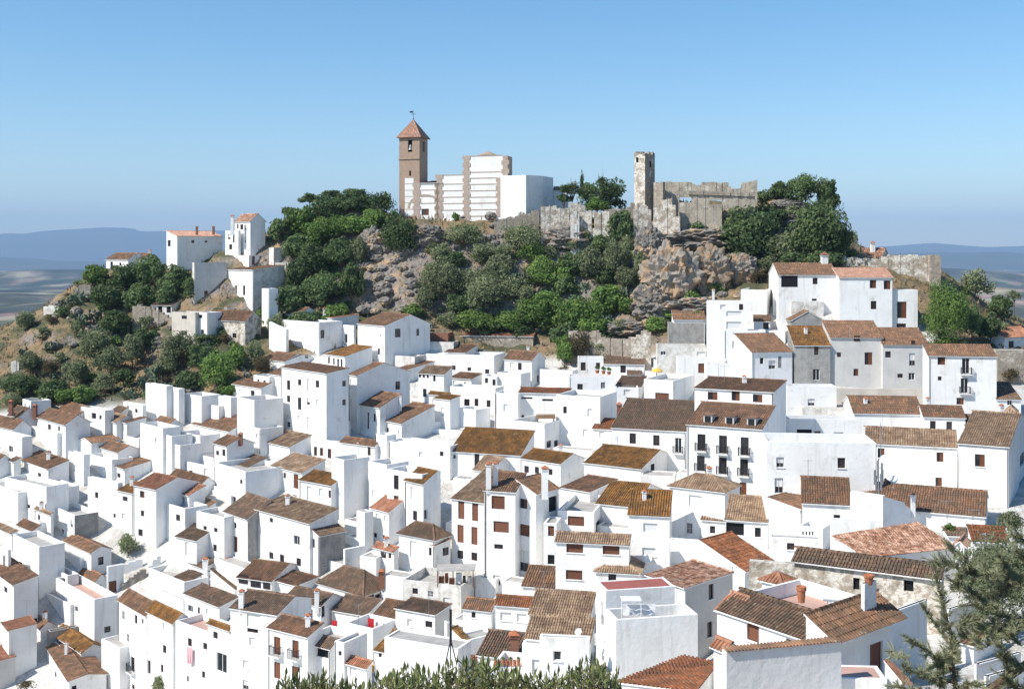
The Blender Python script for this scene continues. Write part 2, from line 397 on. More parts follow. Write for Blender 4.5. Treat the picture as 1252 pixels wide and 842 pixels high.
# ------------------------------------------------------------------ far country: plain and mountain ranges
def far_land():
    PZ = -150.0
    m = bpy.data.materials.new('plain_ground'); m.use_nodes = True
    nt = m.node_tree; N, L = nt.nodes, nt.links
    b = N['Principled BSDF']; b.inputs['Roughness'].default_value = 1.0; b.inputs['Specular IOR Level'].default_value = 0.0
    geo = N.new('ShaderNodeNewGeometry'); P = geo.outputs['Position']
    def ramp(sv, stops, d=8, vec=None):
        t = N.new('ShaderNodeTexNoise'); t.inputs['Scale'].default_value = sv; t.inputs['Detail'].default_value = d; mp = N.new('ShaderNodeMapping'); mp.inputs['Scale'].default_value = (1.6, 0.55, 1); L.new(P, mp.inputs['Vector']); L.new(mp.outputs[0], t.inputs['Vector'])
        r = N.new('ShaderNodeValToRGB'); L.new(t.outputs['Fac'], r.inputs['Fac'])
        e = r.color_ramp.elements
        e[0].position, e[0].color = stops[0][0], (*stops[0][1], 1); e[1].position, e[1].color = stops[-1][0], (*stops[-1][1], 1)
        for p, c in stops[1:-1]:
            k = e.new(p); k.color = (*c, 1)
        return r.outputs['Color']
    c1 = ramp(0.0042, ((0.36, (0.035, 0.046, 0.032)), (0.49, (0.085, 0.088, 0.058)), (0.56, (0.22, 0.185, 0.125)), (0.65, (0.40, 0.33, 0.235))))
    v = N.new('ShaderNodeTexVoronoi'); v.inputs['Scale'].default_value = 0.011; L.new(P, v.inputs['Vector'])
    x = N.new('ShaderNodeMix'); x.data_type = 'RGBA'; x.blend_type = 'MULTIPLY'; x.inputs['Factor'].default_value = 0.55
    L.new(c1, x.inputs['A']); L.new(v.outputs['Color'], x.inputs['B'])
    x2 = N.new('ShaderNodeMix'); x2.data_type = 'RGBA'; x2.inputs['Factor'].default_value = 0.5
    L.new(c1, x2.inputs['A']); L.new(x.outputs['Result'], x2.inputs['B'])
    L.new(x2.outputs['Result'], b.inputs['Base Color'])
    mb = MB()
    A = 32000.0
    mb.poly([(-A, -3000, PZ), (A, -3000, PZ), (A, A, PZ), (-A, A, PZ)])
    put(bpy.data.objects.new('plain', mb.build('plain', m)), kind='structure')
    mt = mat('mountain_woods', (0.050, 0.058, 0.040), var=(0.085, 0.080, 0.055), scale=0.0012, detail=6, spec=0.0, rough=1.0)
    # low rolling hills on the plain and the blue ranges behind
    def ridge(name, y, depth, x0, x1, prof, base, amp, seed, n=170, mm=None):
        xs = np.linspace(x0, x1, n); rows = 14
        V = []; Fq = []
        for j in range(rows):
            s = j / (rows - 1)
            for xx in xs:
                h = np.interp(xx, *prof)
                hh = h + amp * (mnoise.fractal((xx * 0.0011 + seed, seed * 3.1, 0.3), 1.0, 2.0, 6))
                sh = math.sin(math.pi * min(1, s * 1.0)) if s < 0.5 else 1 - (2 * s - 1) ** 2 * 0.5
                rl = mnoise.fractal((xx * 0.0022 + seed, s * 4.0 + seed, 1.7), 1.0, 2.0, 5)
                z = base + (hh - base) * max(0, sh) + rl * amp * 1.6 * sh * (1 - sh)
                V.append((xx + 0.12 * depth * mnoise.noise((xx * 0.001, s * 3, seed)), y + depth * (s - 0.5), z))
        for j in range(rows - 1):
            for i in range(n - 1):
                a = j * n + i
                Fq.append([a, a + 1, a + n + 1, a + n])
        put(bpy.data.objects.new(name, mesh(name, V, Fq, mm or m, smooth=True)), kind='structure')
    def prof(D, pts): return ([(p - CX) / F * D for p, _ in pts], [-(y - HY) / F * D for _, y in pts])
    D = 20000
    pts = [(-700, 300), (-300, 288), (-120, 292), (0, 287), (40, 286), (80, 281), (135, 279), (180, 282), (215, 280), (300, 284), (500, 290), (800, 300), (1060, 304), (1100, 300), (1140, 298), (1190, 303), (1252, 301), (1400, 296), (1700, 300), (2100, 296)]
    pr = prof(D, pts); ridge('mountain_range', D, 5000, pr[0][0], pr[0][-1], pr, -150, 40, 2.0, mm=mt)
    D = 13500
    pts = [(-800, 316), (-200, 312), (0, 317), (60, 320), (130, 322), (230, 316), (500, 318), (1000, 318), (1100, 309), (1180, 307), (1252, 311), (1500, 305), (1900, 312)]
    pr = prof(D, pts); ridge('blue_hills', D, 3500, pr[0][0], pr[0][-1], pr, -150, 40, 5.0, mm=mt)
    D = 6500
    pts = [(-900, 335), (-200, 331), (0, 335), (60, 330), (120, 334), (200, 338), (500, 340), (1000, 345), (1130, 330), (1180, 328), (1252, 334), (1700, 328), (2000, 340)]
    pr = prof(D, pts); ridge('rolling_hills', D, 2200, pr[0][0], pr[0][-1], pr, -150, 30, 9.0)
    D = 3600
    pts = [(-900, 362), (-200, 352), (0, 360), (60, 366), (120, 360), (200, 364), (500, 372), (1000, 372), (1150, 362), (1200, 352), (1252, 356), (1700, 350), (2000, 362)]
    pr = prof(D, pts); ridge('foothills', D, 1500, pr[0][0], pr[0][-1], pr, -150, 16, 13.0)
far_land()
# ------------------------------------------------------------------ houses
_o = [0.0, 0.0, 1.0]
def T(ox, oy, s=5.962):
    """following numbers are read on an enlargement of the photograph that starts at pixel (ox, oy)"""
    _o[0], _o[1], _o[2] = ox, oy, s
def PX(x): return _o[0] + x / _o[2]
def PY(y): return _o[1] + y / _o[2]

def clip_line(poly, r, g, n0, rv):
    """extent along g of the convex polygon on the line (p.r == rv)"""
    t = []
    k = len(poly)
    for i in range(k):
        a, b = poly[i], poly[(i + 1) % k]
        da, db = a.dot(r) - rv, b.dot(r) - rv
        if da * db < 0:
            p = a + (b - a) * (da / (da - db)); t.append(p.dot(g))
    return (min(t), max(t)) if len(t) >= 2 else None

def tile_geo(poly, sp, tl, V, tint):
    """half-round cover tiles on a sloping polygon: V collects quads"""
    n = (poly[1] - poly[0]).cross(poly[2] - poly[0]).normalized()
    if n.z < 0: n = -n
    g = Vector((0, 0, -1)); g = g - n * g.dot(n)
    if g.length < 0.02: return
    g.normalize(); r = g.cross(n)
    rs = [p.dot(r) for p in poly]
    c0 = poly[0].dot(n)
    r0, r1 = min(rs), max(rs)
    k = max(1, int((r1 - r0) / sp)); sp = (r1 - r0) / k
    hw = sp * 0.36; hh = hw * 0.75
    for i in range(k):
        rv = r0 + (i + 0.5) * sp
        e = clip_line(poly, r, g, c0, rv)
        if not e or e[1] - e[0] < 0.15: continue
        m = max(1, int((e[1] - e[0]) / tl)); L = (e[1] - e[0]) / m
        for j in range(m):
            t1 = e[1] - j * L + (0.03 if j == 0 else 0.05); t0 = e[1] - (j + 1) * L
            jr = random.uniform(-0.10, 0.10) * sp; jz = random.uniform(0, 0.02)
            a = []
            for t, w, dz in ((t1, hw * 1.1, 0.012 + jz), (t0, hw * 0.9, -0.012)):
                o = r * (rv + jr) + g * t + n * (c0 + dz)
                a.append((o - r * w, o - r * w * 0.55 + n * hh, o + r * w * 0.55 + n * hh, o + r * w))
            lo, hi = a
            V.extend((lo[0], lo[1], hi[1], hi[0], lo[1], lo[2], hi[2], hi[1], lo[2], lo[3], hi[3], hi[2]))
            tv = random.random() ** 1.3
            tint.extend((tv, tv, tv))

def ridge_geo(a, b, V, tint, w=0.13):
    d = b - a
    if d.length < 0.3: return
    k = max(1, int(d.length / 0.45)); s = d.normalized().cross(Vector((0, 0, 1)))
    if s.length < 1e-3: return
    s.normalize(); u = s.cross(d.normalized())
    if u.z < 0: u = -u
    for i in range(k):
        p, q_ = a + d * (i / k), a + d * ((i + 1) / k + 0.02)
        lo = [p - s * w - u * 0.04, p - s * w * 0.5 + u * w * 0.7, p + s * w * 0.5 + u * w * 0.7, p + s * w - u * 0.04]
        hi = [x + (q_ - p) for x in lo]
        V.extend((lo[0], lo[1], hi[1], hi[0], lo[1], lo[2], hi[2], hi[1], lo[2], lo[3], hi[3], hi[2]))
        tv = 0.45 + 0.55 * random.random(); tint.extend((tv, tv, tv))

def face_grid(mb, s0, s1, z0, z1, holes, mp, rd):
    """a wall rectangle with recessed openings"""
    ss = sorted({s0, s1, *[v for h in holes for v in h[:2]]}); zs = sorted({z0, z1, *[v for h in holes for v in h[2:4]]})
    for i in range(len(ss) - 1):
        for j in range(len(zs) - 1):
            cs, cz = (ss[i] + ss[i + 1]) / 2, (zs[j] + zs[j + 1]) / 2
            if any(h[0] < cs < h[1] and h[2] < cz < h[3] for h in holes): continue
            mb.poly([mp(ss[i], zs[j], 0), mp(ss[i + 1], zs[j], 0), mp(ss[i + 1], zs[j + 1], 0), mp(ss[i], zs[j + 1], 0)])
    for a, b, c, d in [h[:4] for h in holes]:
        mb.poly([mp(a, c, 0), mp(b, c, 0), mp(b, c, rd), mp(a, c, rd)]); mb.poly([mp(a, d, 0), mp(b, d, 0), mp(b, d, rd), mp(a, d, rd)])
        mb.poly([mp(a, c, 0), mp(a, d, 0), mp(a, d, rd), mp(a, c, rd)]); mb.poly([mp(b, c, 0), mp(b, d, 0), mp(b, d, rd), mp(b, c, rd)])

def bar_box(mb, mp, s0, s1, z0, z1, d0, d1, m=0):
    mb.hexa([mp(s0, z0, d0), mp(s1, z0, d0), mp(s1, z0, d1), mp(s0, z0, d1), mp(s0, z1, d0), mp(s1, z1, d0), mp(s1, z1, d1), mp(s0, z1, d1)], m)

def opening(root, mp, s0, s1, z0, z1, kind, rd, near):
    """window, door or balcony as a part with pane, blind, sill or railing below it"""
    if kind == '_': return
    w, h = s1 - s0, z1 - z0
    e = min(0.07, 0.16 * min(w, h)); back = rd - 0.004
    fm = {'w': 'frame', 'g': 'paint', 'k': 'frame', 'p': 'blind', 'd': 'frame', 'b': 'frame', 'o': 'greyframe', 'B': 'greyframe', 'n': 'wood', 'q': 'greyframe', 'v': 'paint', 'c': 'wood', 'e': 'wood'}[kind]
    f = MB()
    if kind != 'o':
        for a, b, c, d in ((s0, s1, z0, z0 + e), (s0, s1, z1 - e, z1), (s0, s0 + e, z0 + e, z1 - e), (s1 - e, s1, z0 + e, z1 - e)):
            bar_box(f, mp, a + 0.004, b - 0.004, c + 0.004, d - 0.004, rd - 0.07, back)
        if w > 0.62 and kind not in 'pdkce':
            c = (s0 + s1) / 2
            bar_box(f, mp, c - 0.03, c + 0.03, z0 + e, z1 - e, rd - 0.06, back)
        name = 'door' if kind in 'dc' else 'balcony_door' if kind in 'bve' else 'window'
        o = part(name, f.build(name, M[fm]), root)
    else:
        p = MB(); p.poly([mp(s0, z0, back), mp(s1, z0, back), mp(s1, z1, back), mp(s0, z1, back)])  # flat black sheet paints the unlit darkness behind an open hole
        part('window', p.build('window_hole', M['dark']), root); return
    p = MB()
    if kind in 'pk':
        # closed roller blind of real slats
        n = max(3, min(12, int(h / 0.14)))
        for i in range(n):
            a = z0 + e + (h - 2 * e) * i / n; b = z0 + e + (h - 2 * e) * (i + 0.9) / n
            bar_box(p, mp, s0 + e, s1 - e, a, b, rd - 0.05, rd - 0.02)
        bm_ = M['blind' if kind == 'p' else 'brownblind']
        q_ = part('blind', p.build('blind', bm_), o, 'stuff' if n > 4 else None)
    elif kind in 'dce':
        for a, b in ((s0 + e, (s0 + s1) / 2 - 0.01), ((s0 + s1) / 2 + 0.01, s1 - e)):
            bar_box(p, mp, a, b, z0 + e, z1 - e, rd - 0.05, rd - 0.015)
            bar_box(p, mp, a + 0.08, b - 0.08, z0 + e + 0.15, z0 + h * 0.45, rd - 0.06, rd - 0.051)
            bar_box(p, mp, a + 0.08, b - 0.08, z0 + h * 0.52, z1 - e - 0.12, rd - 0.06, rd - 0.051)
        part('door_leaf', p.build('door_leaf', M['wood' if kind == 'd' else 'brownblind']), o)
    else:
        p.poly([mp(s0 + e, z0 + e, back - 0.03), mp(s1 - e, z0 + e, back - 0.03), mp(s1 - e, z1 - e, back - 0.03), mp(s0 + e, z1 - e, back - 0.03)])
        if kind == 'n':   # inner shutter folded to one side
            bar_box(p, mp, s0 + e, s0 + w * 0.46, z0 + e, z1 - e, rd - 0.075, rd - 0.045, 2)
        if kind == 'q':   # half lowered pale blind
            bar_box(p, mp, s0 + e, s1 - e, z0 + h * 0.42, z1 - e, rd - 0.06, rd - 0.04, 1)
        part('pane', p.build('pane', [M['glass'], M['blind'], M['wood']]), o)
    if kind == 'B':
        g = MB()
        n = max(2, int(w / 0.16))
        for i in range(n + 1):
            c = s0 + 0.03 + (w - 0.06) * i / n
            bar_box(g, mp, c - 0.013, c + 0.013, z0 + 0.02, z1 - 0.02, 0.03, 0.055)
        for t in (0.03, 0.5, 0.97):
            bar_box(g, mp, s0 + 0.01, s1 - 0.01, z0 + h * t - 0.013, z0 + h * t + 0.013, 0.056, 0.075)
        part('grille', g.build('grille', M['paint']), o)
    if kind in 'bve':
        g = MB()
        oh = 0.55; x0, x1 = s0 - 0.22, s1 + 0.22
        bar_box(g, mp, x0, x1, z0 - 0.16, z0 - 0.02, -oh, -0.002)
        sl = part('balcony', g.build('balcony', M['w']), root)
        g = MB()
        for i in range(13):
            c = x0 + 0.03 + (x1 - x0 - 0.06) * i / 12
            bar_box(g, mp, c - 0.011, c + 0.011, z0 - 0.02, z0 + 0.92, -oh + 0.02, -oh + 0.042)
        for i in range(5):
            d = -oh + 0.05 + (oh - 0.06) * i / 5
            for c in (x0 + 0.03, x1 - 0.03):
                bar_box(g, mp, c - 0.011, c + 0.011, z0 - 0.02, z0 + 0.92, d, d + 0.022)
        bar_box(g, mp, x0, x1, z0 + 0.92, z0 + 0.96, -oh + 0.01, -oh + 0.05)
        for c in (x0 + 0.03, x1 - 0.03): bar_box(g, mp, c - 0.02, c + 0.02, z0 + 0.92, z0 + 0.96, -oh + 0.051, -0.003)
        part('railing', g.build('railing', M['iron']), sl)
    elif kind in 'wgpkBnq' and near and w > 0.35:
        g = MB(); bar_box(g, mp, s0 - 0.08, s1 + 0.08, z0 - 0.07, z0 - 0.004, -0.09, -0.002)
        part('sill', g.build('sill', M['w']), o)

PLACED = []
def chimney(parent, rloc, p, h, w, kind='w'):
    m = MB(); x, y, z = p - rloc
    hw = w / 2
    m.box(x - hw, x + hw, y - hw, y + hw, z - 0.9, z + h - 0.22)
    mm = [M['w'], M['terra'], M['dark']]
    if kind == 'b': mm = [M['brick'], M['terra'], M['dark']]
    if kind == 'r': mm = [M['w'], M['brick'], M['dark']]
    m.box(x - hw * 1.25, x + hw * 1.25, y - hw * 1.25, y + hw * 1.25, z + h - 0.218, z + h - 0.15, None, 0)
    for sx in (-1, 1):
        for sy in (-1, 1):
            m.box(x + sx * hw * 0.75 - 0.05, x + sx * hw * 0.75 + 0.05, y + sy * hw * 0.75 - 0.05, y + sy * hw * 0.75 + 0.05, z + h - 0.149, z + h, None, 0)
    t = z + h + 0.002
    a = [(x - hw * 1.3, y - hw * 1.3, t), (x + hw * 1.3, y - hw * 1.3, t), (x + hw * 1.3, y + hw * 1.3, t), (x - hw * 1.3, y + hw * 1.3, t)]
    ap = (x, y, t + hw * 1.0)
    for i in range(4): m.poly([a[i], a[(i + 1) % 4], ap], 1)
    m.poly(a[::-1], 1)
    return part('chimney', m.build('chimney', mm), parent)

def H(label, x0, x1, x2, ye, yb, roof='l', yr=None, a=45, wins='', m='w', t='b', D=None, dep=None, name='house', cat='house', group=None,
      pitch=0.32, oh=0.22, pd=0.8, deck='deck', ch=(), ap=0.5, foot=3.5, raw=False, mr=None, rd=0.2, near=None, join=None):
    """one house: left corner x0, near corner x1, far corner x2 (columns), eave row at x1, ground row at x1"""
    if not raw:
        x0, x1, x2, ye, yb = PX(x0), PX(x1), PX(x2), PY(ye), PY(yb)
        yr = PY(yr) if yr is not None else None
        fx, fy, fs = PX, PY, 1 / _o[2]
    else:
        fx, fy, fs = (lambda v: v), (lambda v: v), 1.0
    if join:      # continue the facade of the house before
        k = (x1 - CX) / F; A_ = R(a); q_ = (join['P1'].x - k * join['D']) / (math.cos(A_) + k * math.sin(A_))
        D = join['D'] + q_ * math.sin(A_)
    elif D is None:
        D = hitD(x1, yb, 30.0)
        if D is None: D = 200.0; print('NOHIT', label)
    else: D = D * SC_D
    if near is None: near = D < 125
    P1 = at(x1, ye, D); ze = P1.z; zb = -(yb - HY) / F * D
    A = R(a); ca, sa = math.cos(A), math.sin(A)
    k0 = (x0 - CX) / F; k2 = (x2 - CX) / F
    Ll = (P1.x - k0 * D) / (ca + k0 * sa)
    hasR = x2 - x1 > 2.2 and sa - k2 * ca > 0.05
    Lr = (k2 * D - P1.x) / (sa - k2 * ca) if hasR else None
    U = Vector((-ca, sa, 0)); V = Vector((sa, ca, 0))
    tt = (yr - HY) / F if yr is not None else None
    def solve(frac, base):
        """depth so that a slope of the given pitch shows its top at row yr"""
        d = (-tt * D - ze) / (pitch + tt * ca)
        return max(1.2, d) / frac
    rise = None
    if dep: Lr = dep
    if Lr is None:
        if dep: Lr = dep
        elif roof in 'lh' and tt is not None: Lr = solve(0.5, 0)
        elif roof == 's' and tt is not None: Lr = solve(1.0, 0)
        else: Lr = 3.6 if roof == 'f' else 6.0
        Lr = min(max(Lr, 2.0), 16)
    Lr = min(Lr, 30)
    if roof in 'lh':
        if tt is not None: rise = -tt * (D + Lr * ap * ca) - ze
        else: rise = pitch * Lr * ap
        rise = min(max(rise, 0.10 * Lr), 0.42 * Lr)
    elif roof == 'r':
        rise = (-tt * (D + Ll / 2 * sa) - ze) if tt is not None else pitch * Ll / 2
        rise = min(max(rise, 0.10 * Ll), 0.42 * Ll)
    elif roof == 's':
        rise = (-tt * (D + Lr * ca) - ze) if tt is not None else pitch * Lr
        rise = min(max(rise, 0.07 * Lr), 0.55 * Lr)
    elif roof == 't':
        rise = (-tt * (D + Ll * sa) - ze) if tt is not None else pitch * Ll
        rise = min(max(rise, 0.07 * Ll), 0.55 * Ll)
    elif roof == 'p':
        rise = pitch * Ll
    zb = min(zb, ze - 2.2)
    if roof == 'f' and 0.1 <= pd <= 0.5 and min(Lr, Ll) > 2.2 and cat in ('house',): pd = 0.72
    root = empty(name, (P1.x, P1.y, zb), label, cat, group or ('houses of the hillside village' if cat == 'house' else None))
    rl = Vector((P1.x, P1.y, zb))
    def W3(u, v, z): return U * u + V * v + Vector((0, 0, z))
    H0 = ze - zb; Z0 = -foot
    # openings
    hl, hr = [], []; surf = []; AUTO = []
    ra = random.Random(int(x0 * 11 + ye * 5))
    if (not wins or (wins.count(';') == 0 and not re.search(r'\b(one|single|two|three|four|pair)\b', label or ''))) and cat == 'house' and label and H0 > 3.4 and Ll > 2.2 and not any(w_ in label for w_ in ('blank', 'plain', 'bare', 'firewall', 'shaded', 'wall house')):
        n_ = 1 if Ll < 4 else 2 if Ll < 7.5 else 3
        for i_ in range(n_):
            if ra.random() < .2: continue
            c_ = Ll * (i_ + .5 + ra.uniform(-.2, .2)) / n_; t_ = H0 - ra.uniform(.55, 1.1); w2 = ra.choice((.3, .36, .45)); h2 = ra.choice((.7, .95, 1.1, 1.9)) if H0 > 4 else .7
            AUTO.append((c_ - w2, c_ + w2, t_ - h2, t_, ra.choice('wwwgqpB')))
            for k_ in (1, 2):
                if H0 > 3.2 + 2.7 * k_ and ra.random() < .75: AUTO.append((c_ - w2, c_ + w2, t_ - 2.7 * k_ - min(h2, 1.2), t_ - 2.7 * k_, ra.choice('wwwgqnB')))
    for s in wins.split(';'):
        s = s.split()
        if len(s) < 4: continue
        cx, cy, ww, hh = [float(v) for v in s[:4]]; kind = s[4] if len(s) > 4 else 'w'
        cx, cy, ww, hh = fx(cx), fy(cy), ww * fs, hh * fs
        left = cx < x1
        def loc(px, py):
            k = (px - CX) / F
            if left:
                q = (P1.x - k * D) / (ca + k * sa); Y = D + q * sa
            else:
                q = (k * D - P1.x) / (sa - k * ca); Y = D + q * ca
            return q, -(py - HY) / F * Y - zb
        q0, q1 = sorted((loc(cx - ww / 2, cy)[0], loc(cx + ww / 2, cy)[0]))
        z1, z0 = loc(cx, cy - hh / 2)[1], loc(cx, cy + hh / 2)[1]
        Lm = Ll if left else Lr
        if q1 < 0.1 or q0 > Lm - 0.1: continue
        q0, q1 = max(q0, 0.06), min(q1, Lm - 0.06)
        if q1 - q0 < 0.15 or z1 - z0 < 0.15: continue
        hh_ = (q0, q1, z0, z1, kind)
        others = hl if left else hr
        clash = any(q0 < b[1] + 0.01 and q1 > b[0] - 0.01 and z0 < b[3] + 0.01 and z1 > b[2] - 0.01 for b in others)
        if z1 > H0 - 0.05 or z0 < Z0 + 0.1 or clash: surf.append((left, hh_))
        else: others.append(hh_)
    for h_ in AUTO:
        if h_[0] > .1 and h_[1] < Ll - .1 and h_[3] < H0 - .1 and not any(h_[0] < b[1] + .2 and h_[1] > b[0] - .2 and h_[2] < b[3] + .2 and h_[3] > b[2] - .2 for b in hl): hl.append(h_)
    mL = lambda s, z, d: W3(s, d, z)
    mR = lambda s, z, d: W3(d, s, z)
    wb = MB()
    face_grid(wb, 0, Ll, Z0, H0, hl, mL, rd)
    nL = len(wb.f)
    face_grid(wb, 0, Lr, Z0, H0, hr, mR, rd)
    nR = len(wb.f)
    wb.poly([W3(Ll, 0, Z0), W3(Ll, Lr, Z0), W3(Ll, Lr, H0), W3(Ll, 0, H0)])
    wb.poly([W3(0, Lr, Z0), W3(Ll, Lr, Z0), W3(Ll, Lr, H0), W3(0, Lr, H0)])
    if roof == 'l' or roof == 'h':
        am = Lr * ap
        if roof == 'l':
            wb.poly([W3(0, 0, H0), W3(0, Lr, H0), W3(0, am, H0 + rise)]); wb.m[-1] = 'R'
            wb.poly([W3(Ll, 0, H0), W3(Ll, Lr, H0), W3(Ll, am, H0 + rise)])
    elif roof == 'r':
        wb.poly([W3(0, 0, H0), W3(Ll, 0, H0), W3(Ll / 2, 0, H0 + rise)]); wb.poly([W3(0, Lr, H0), W3(Ll, Lr, H0), W3(Ll / 2, Lr, H0 + rise)])
    elif roof == 's':
        wb.poly([W3(0, 0, H0), W3(0, Lr, H0), W3(0, Lr, H0 + rise)]); wb.m[-1] = 'R'
        wb.poly([W3(Ll, 0, H0), W3(Ll, Lr, H0), W3(Ll, Lr, H0 + rise)]); wb.poly([W3(0, Lr, H0), W3(Ll, Lr, H0), W3(Ll, Lr, H0 + rise), W3(0, Lr, H0 + rise)])
    elif roof == 't':
        wb.poly([W3(0, 0, H0), W3(Ll, 0, H0), W3(Ll, 0, H0 + rise)]); wb.poly([W3(0, Lr, H0), W3(Ll, Lr, H0), W3(Ll, Lr, H0 + rise)]); wb.poly([W3(Ll, 0, H0), W3(Ll, Lr, H0), W3(Ll, Lr, H0 + rise), W3(Ll, 0, H0 + rise)])
    elif roof == 'f':
        w_ = 0.22; pdz = H0 - pd
        o_ = [(0, 0), (Ll, 0), (Ll, Lr), (0, Lr)]; i_ = [(w_, w_), (Ll - w_, w_), (Ll - w_, Lr - w_), (w_, Lr - w_)]
        for i in range(4):
            j = (i + 1) % 4
            wb.poly([W3(*o_[i], H0), W3(*o_[j], H0), W3(*i_[j], H0), W3(*i_[i], H0)])
            wb.poly([W3(*i_[i], H0), W3(*i_[j], H0), W3(*i_[j], pdz - 0.1), W3(*i_[i], pdz - 0.1)])
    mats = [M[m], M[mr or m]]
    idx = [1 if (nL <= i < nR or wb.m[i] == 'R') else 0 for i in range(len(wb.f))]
    wall = part('wall', mesh('wall', wb.v, wb.f, mats, idx), root)
    # roof
    roofo = root
    if roof == 'f':
        d = MB(); d.box(w_ - 0.02, Ll - w_ + 0.02, w_ - 0.02, Lr - w_ + 0.02, H0 - pd - 0.12, H0 - pd, W3)
        part('terrace_floor', d.build('terrace_floor', M[deck]), root)
    elif roof in 'lrsth':
        o2 = min(oh, 0.12); polys = []; ridges = []
        if roof == 'l':
            am = Lr * ap; pf = rise / am; pb = rise / (Lr - am)
            polys = [[W3(-o2, -oh, H0 - oh * pf), W3(Ll + o2, -oh, H0 - oh * pf), W3(Ll + o2, am, H0 + rise), W3(-o2, am, H0 + rise)],
                     [W3(-o2, am, H0 + rise), W3(Ll + o2, am, H0 + rise), W3(Ll + o2, Lr + oh, H0 - oh * pb), W3(-o2, Lr + oh, H0 - oh * pb)]]
            ridges = [(W3(-o2, am, H0 + rise + .05), W3(Ll + o2, am, H0 + rise + .05))]
        elif roof == 'r':
            am = Ll / 2; pf = rise / am
            polys = [[W3(-oh, -o2, H0 - oh * pf), W3(-oh, Lr + o2, H0 - oh * pf), W3(am, Lr + o2, H0 + rise), W3(am, -o2, H0 + rise)],
                     [W3(am, -o2, H0 + rise), W3(am, Lr + o2, H0 + rise), W3(Ll + oh, Lr + o2, H0 - oh * pf), W3(Ll + oh, -o2, H0 - oh * pf)]]
            ridges = [(W3(am, -o2, H0 + rise + .05), W3(am, Lr + o2, H0 + rise + .05))]
        elif roof == 's':
            pf = rise / Lr
            polys = [[W3(-o2, -oh, H0 - oh * pf), W3(Ll + o2, -oh, H0 - oh * pf), W3(Ll + o2, Lr + .08, H0 + rise + .08 * pf), W3(-o2, Lr + .08, H0 + rise + .08 * pf)]]
            ridges = [(W3(-o2, Lr, H0 + rise + .04), W3(Ll + o2, Lr, H0 + rise + .04))]
        elif roof == 't':
            pf = rise / Ll
            polys = [[W3(-oh, -o2, H0 - oh * pf), W3(-oh, Lr + o2, H0 - oh * pf), W3(Ll + .08, Lr + o2, H0 + rise + .08 * pf), W3(Ll + .08, -o2, H0 + rise + .08 * pf)]]
            ridges = [(W3(Ll, -o2, H0 + rise + .04), W3(Ll, Lr + o2, H0 + rise + .04))]
        elif roof == 'h':
            hv = min(Lr, Ll) / 2; zz = H0 + rise; pf = rise / hv
            e = lambda u, v: W3(u, v, H0 - oh * pf)
            if Ll >= Lr: r0_, r1_ = W3(hv, Lr / 2, zz), W3(Ll - hv, Lr / 2, zz)
            else: r0_, r1_ = W3(Ll / 2, hv, zz), W3(Ll / 2, Lr - hv, zz)
            c = [e(-oh, -oh), e(Ll + oh, -oh), e(Ll + oh, Lr + oh), e(-oh, Lr + oh)]
            if Ll >= Lr:
                polys = [[c[0], c[1], r1_, r0_], [c[2], c[3], r0_, r1_], [c[3], c[0], r0_], [c[1], c[2], r1_]]
                ridges = [(r0_, r1_), (c[0], r0_), (c[3], r0_), (c[1], r1_), (c[2], r1_)]
            else:
                polys = [[c[0], c[1], r0_], [c[1], c[2], r1_, r0_], [c[2], c[3], r1_], [c[3], c[0], r0_, r1_]]
                ridges = [(r0_, r1_), (c[0], r0_), (c[1], r0_), (c[2], r1_), (c[3], r1_)]
            ridges = [(x + Vector((0, 0, .04)), y + Vector((0, 0, .04))) for x, y in ridges]
        rb = MB(); tk = Vector((0, 0, -0.09)); lift = Vector((0, 0, 0.02))
        polys = [[p + lift for p in pl] for pl in polys]
        for pl in polys:
            rb.poly(pl, 0); rb.poly([p + tk for p in pl[::-1]], 1)
            for i in range(len(pl)):
                rb.poly([pl[i], pl[(i + 1) % len(pl)], pl[(i + 1) % len(pl)] + tk, pl[i] + tk], 1)
        roofo = part('roof', rb.build('roof', [TM[t], M[m if m in 'wob' else 'w']]), root)
        TV, tint = [], []
        sp, tl = (0.235, 0.44) if near else (0.27, 0.75)
        for pl in polys: tile_geo(pl, sp, tl, TV, tint)
        for x, y in ridges: ridge_geo(x, y, TV, tint)
        if TV: part('roof_tiles', quads('roof_tiles', TV, 4, TM[t], tint), roofo, 'stuff')
    for left, (s0, s1, z0, z1, kind) in [(True, h) for h in hl] + [(False, h) for h in hr]:
        opening(root, mL if left else mR, s0, s1, z0, z1, kind, rd, near)
    for left, (s0, s1, z0, z1, kind) in surf:
        b_ = mL if left else mR
        opening(root, (lambda s, z, d, b_=b_: b_(s, z, d - rd - 0.012)), s0, s1, z0, z1, kind, rd, False)
    rp = random.Random(int(x0 * 7 + x1 * 13 + ye * 3))
    if cat == 'house' and H0 > 4 and rp.random() < 0.34:
        s_ = 0.12 if rp.random() < .5 else Ll - 0.15
        if not any(h[0] - .15 < s_ < h[1] + .15 for h in hl):
            dpm = MB(); dpm.tube(W3(s_, -0.07, Z0 + .5), W3(s_, -0.07, H0 - .12), .045, .045, 6); dpm.tube(W3(s_, -0.07, H0 - .12), W3(s_, -oh * .6 if roof != 'f' else -.02, H0 - .04), .045, .045, 6)
            part('drainpipe', dpm.build('drainpipe', M[rp.choice(('greyframe', 'w', 'steel', 'frame'))]), root)
    if not ch and roof in 'lsh' and cat == 'house' and rp.random() < .16 and Ll > 3:
        p_ = W3(Ll * rp.uniform(.2, .8), Lr * .6, H0 + (rise or .5) * (.8 if roof == 'l' else .6)); chimney(roofo, Vector((0, 0, 0)), p_, rp.uniform(.9, 1.3), rp.uniform(.42, .6), rp.choice('wwwr'))
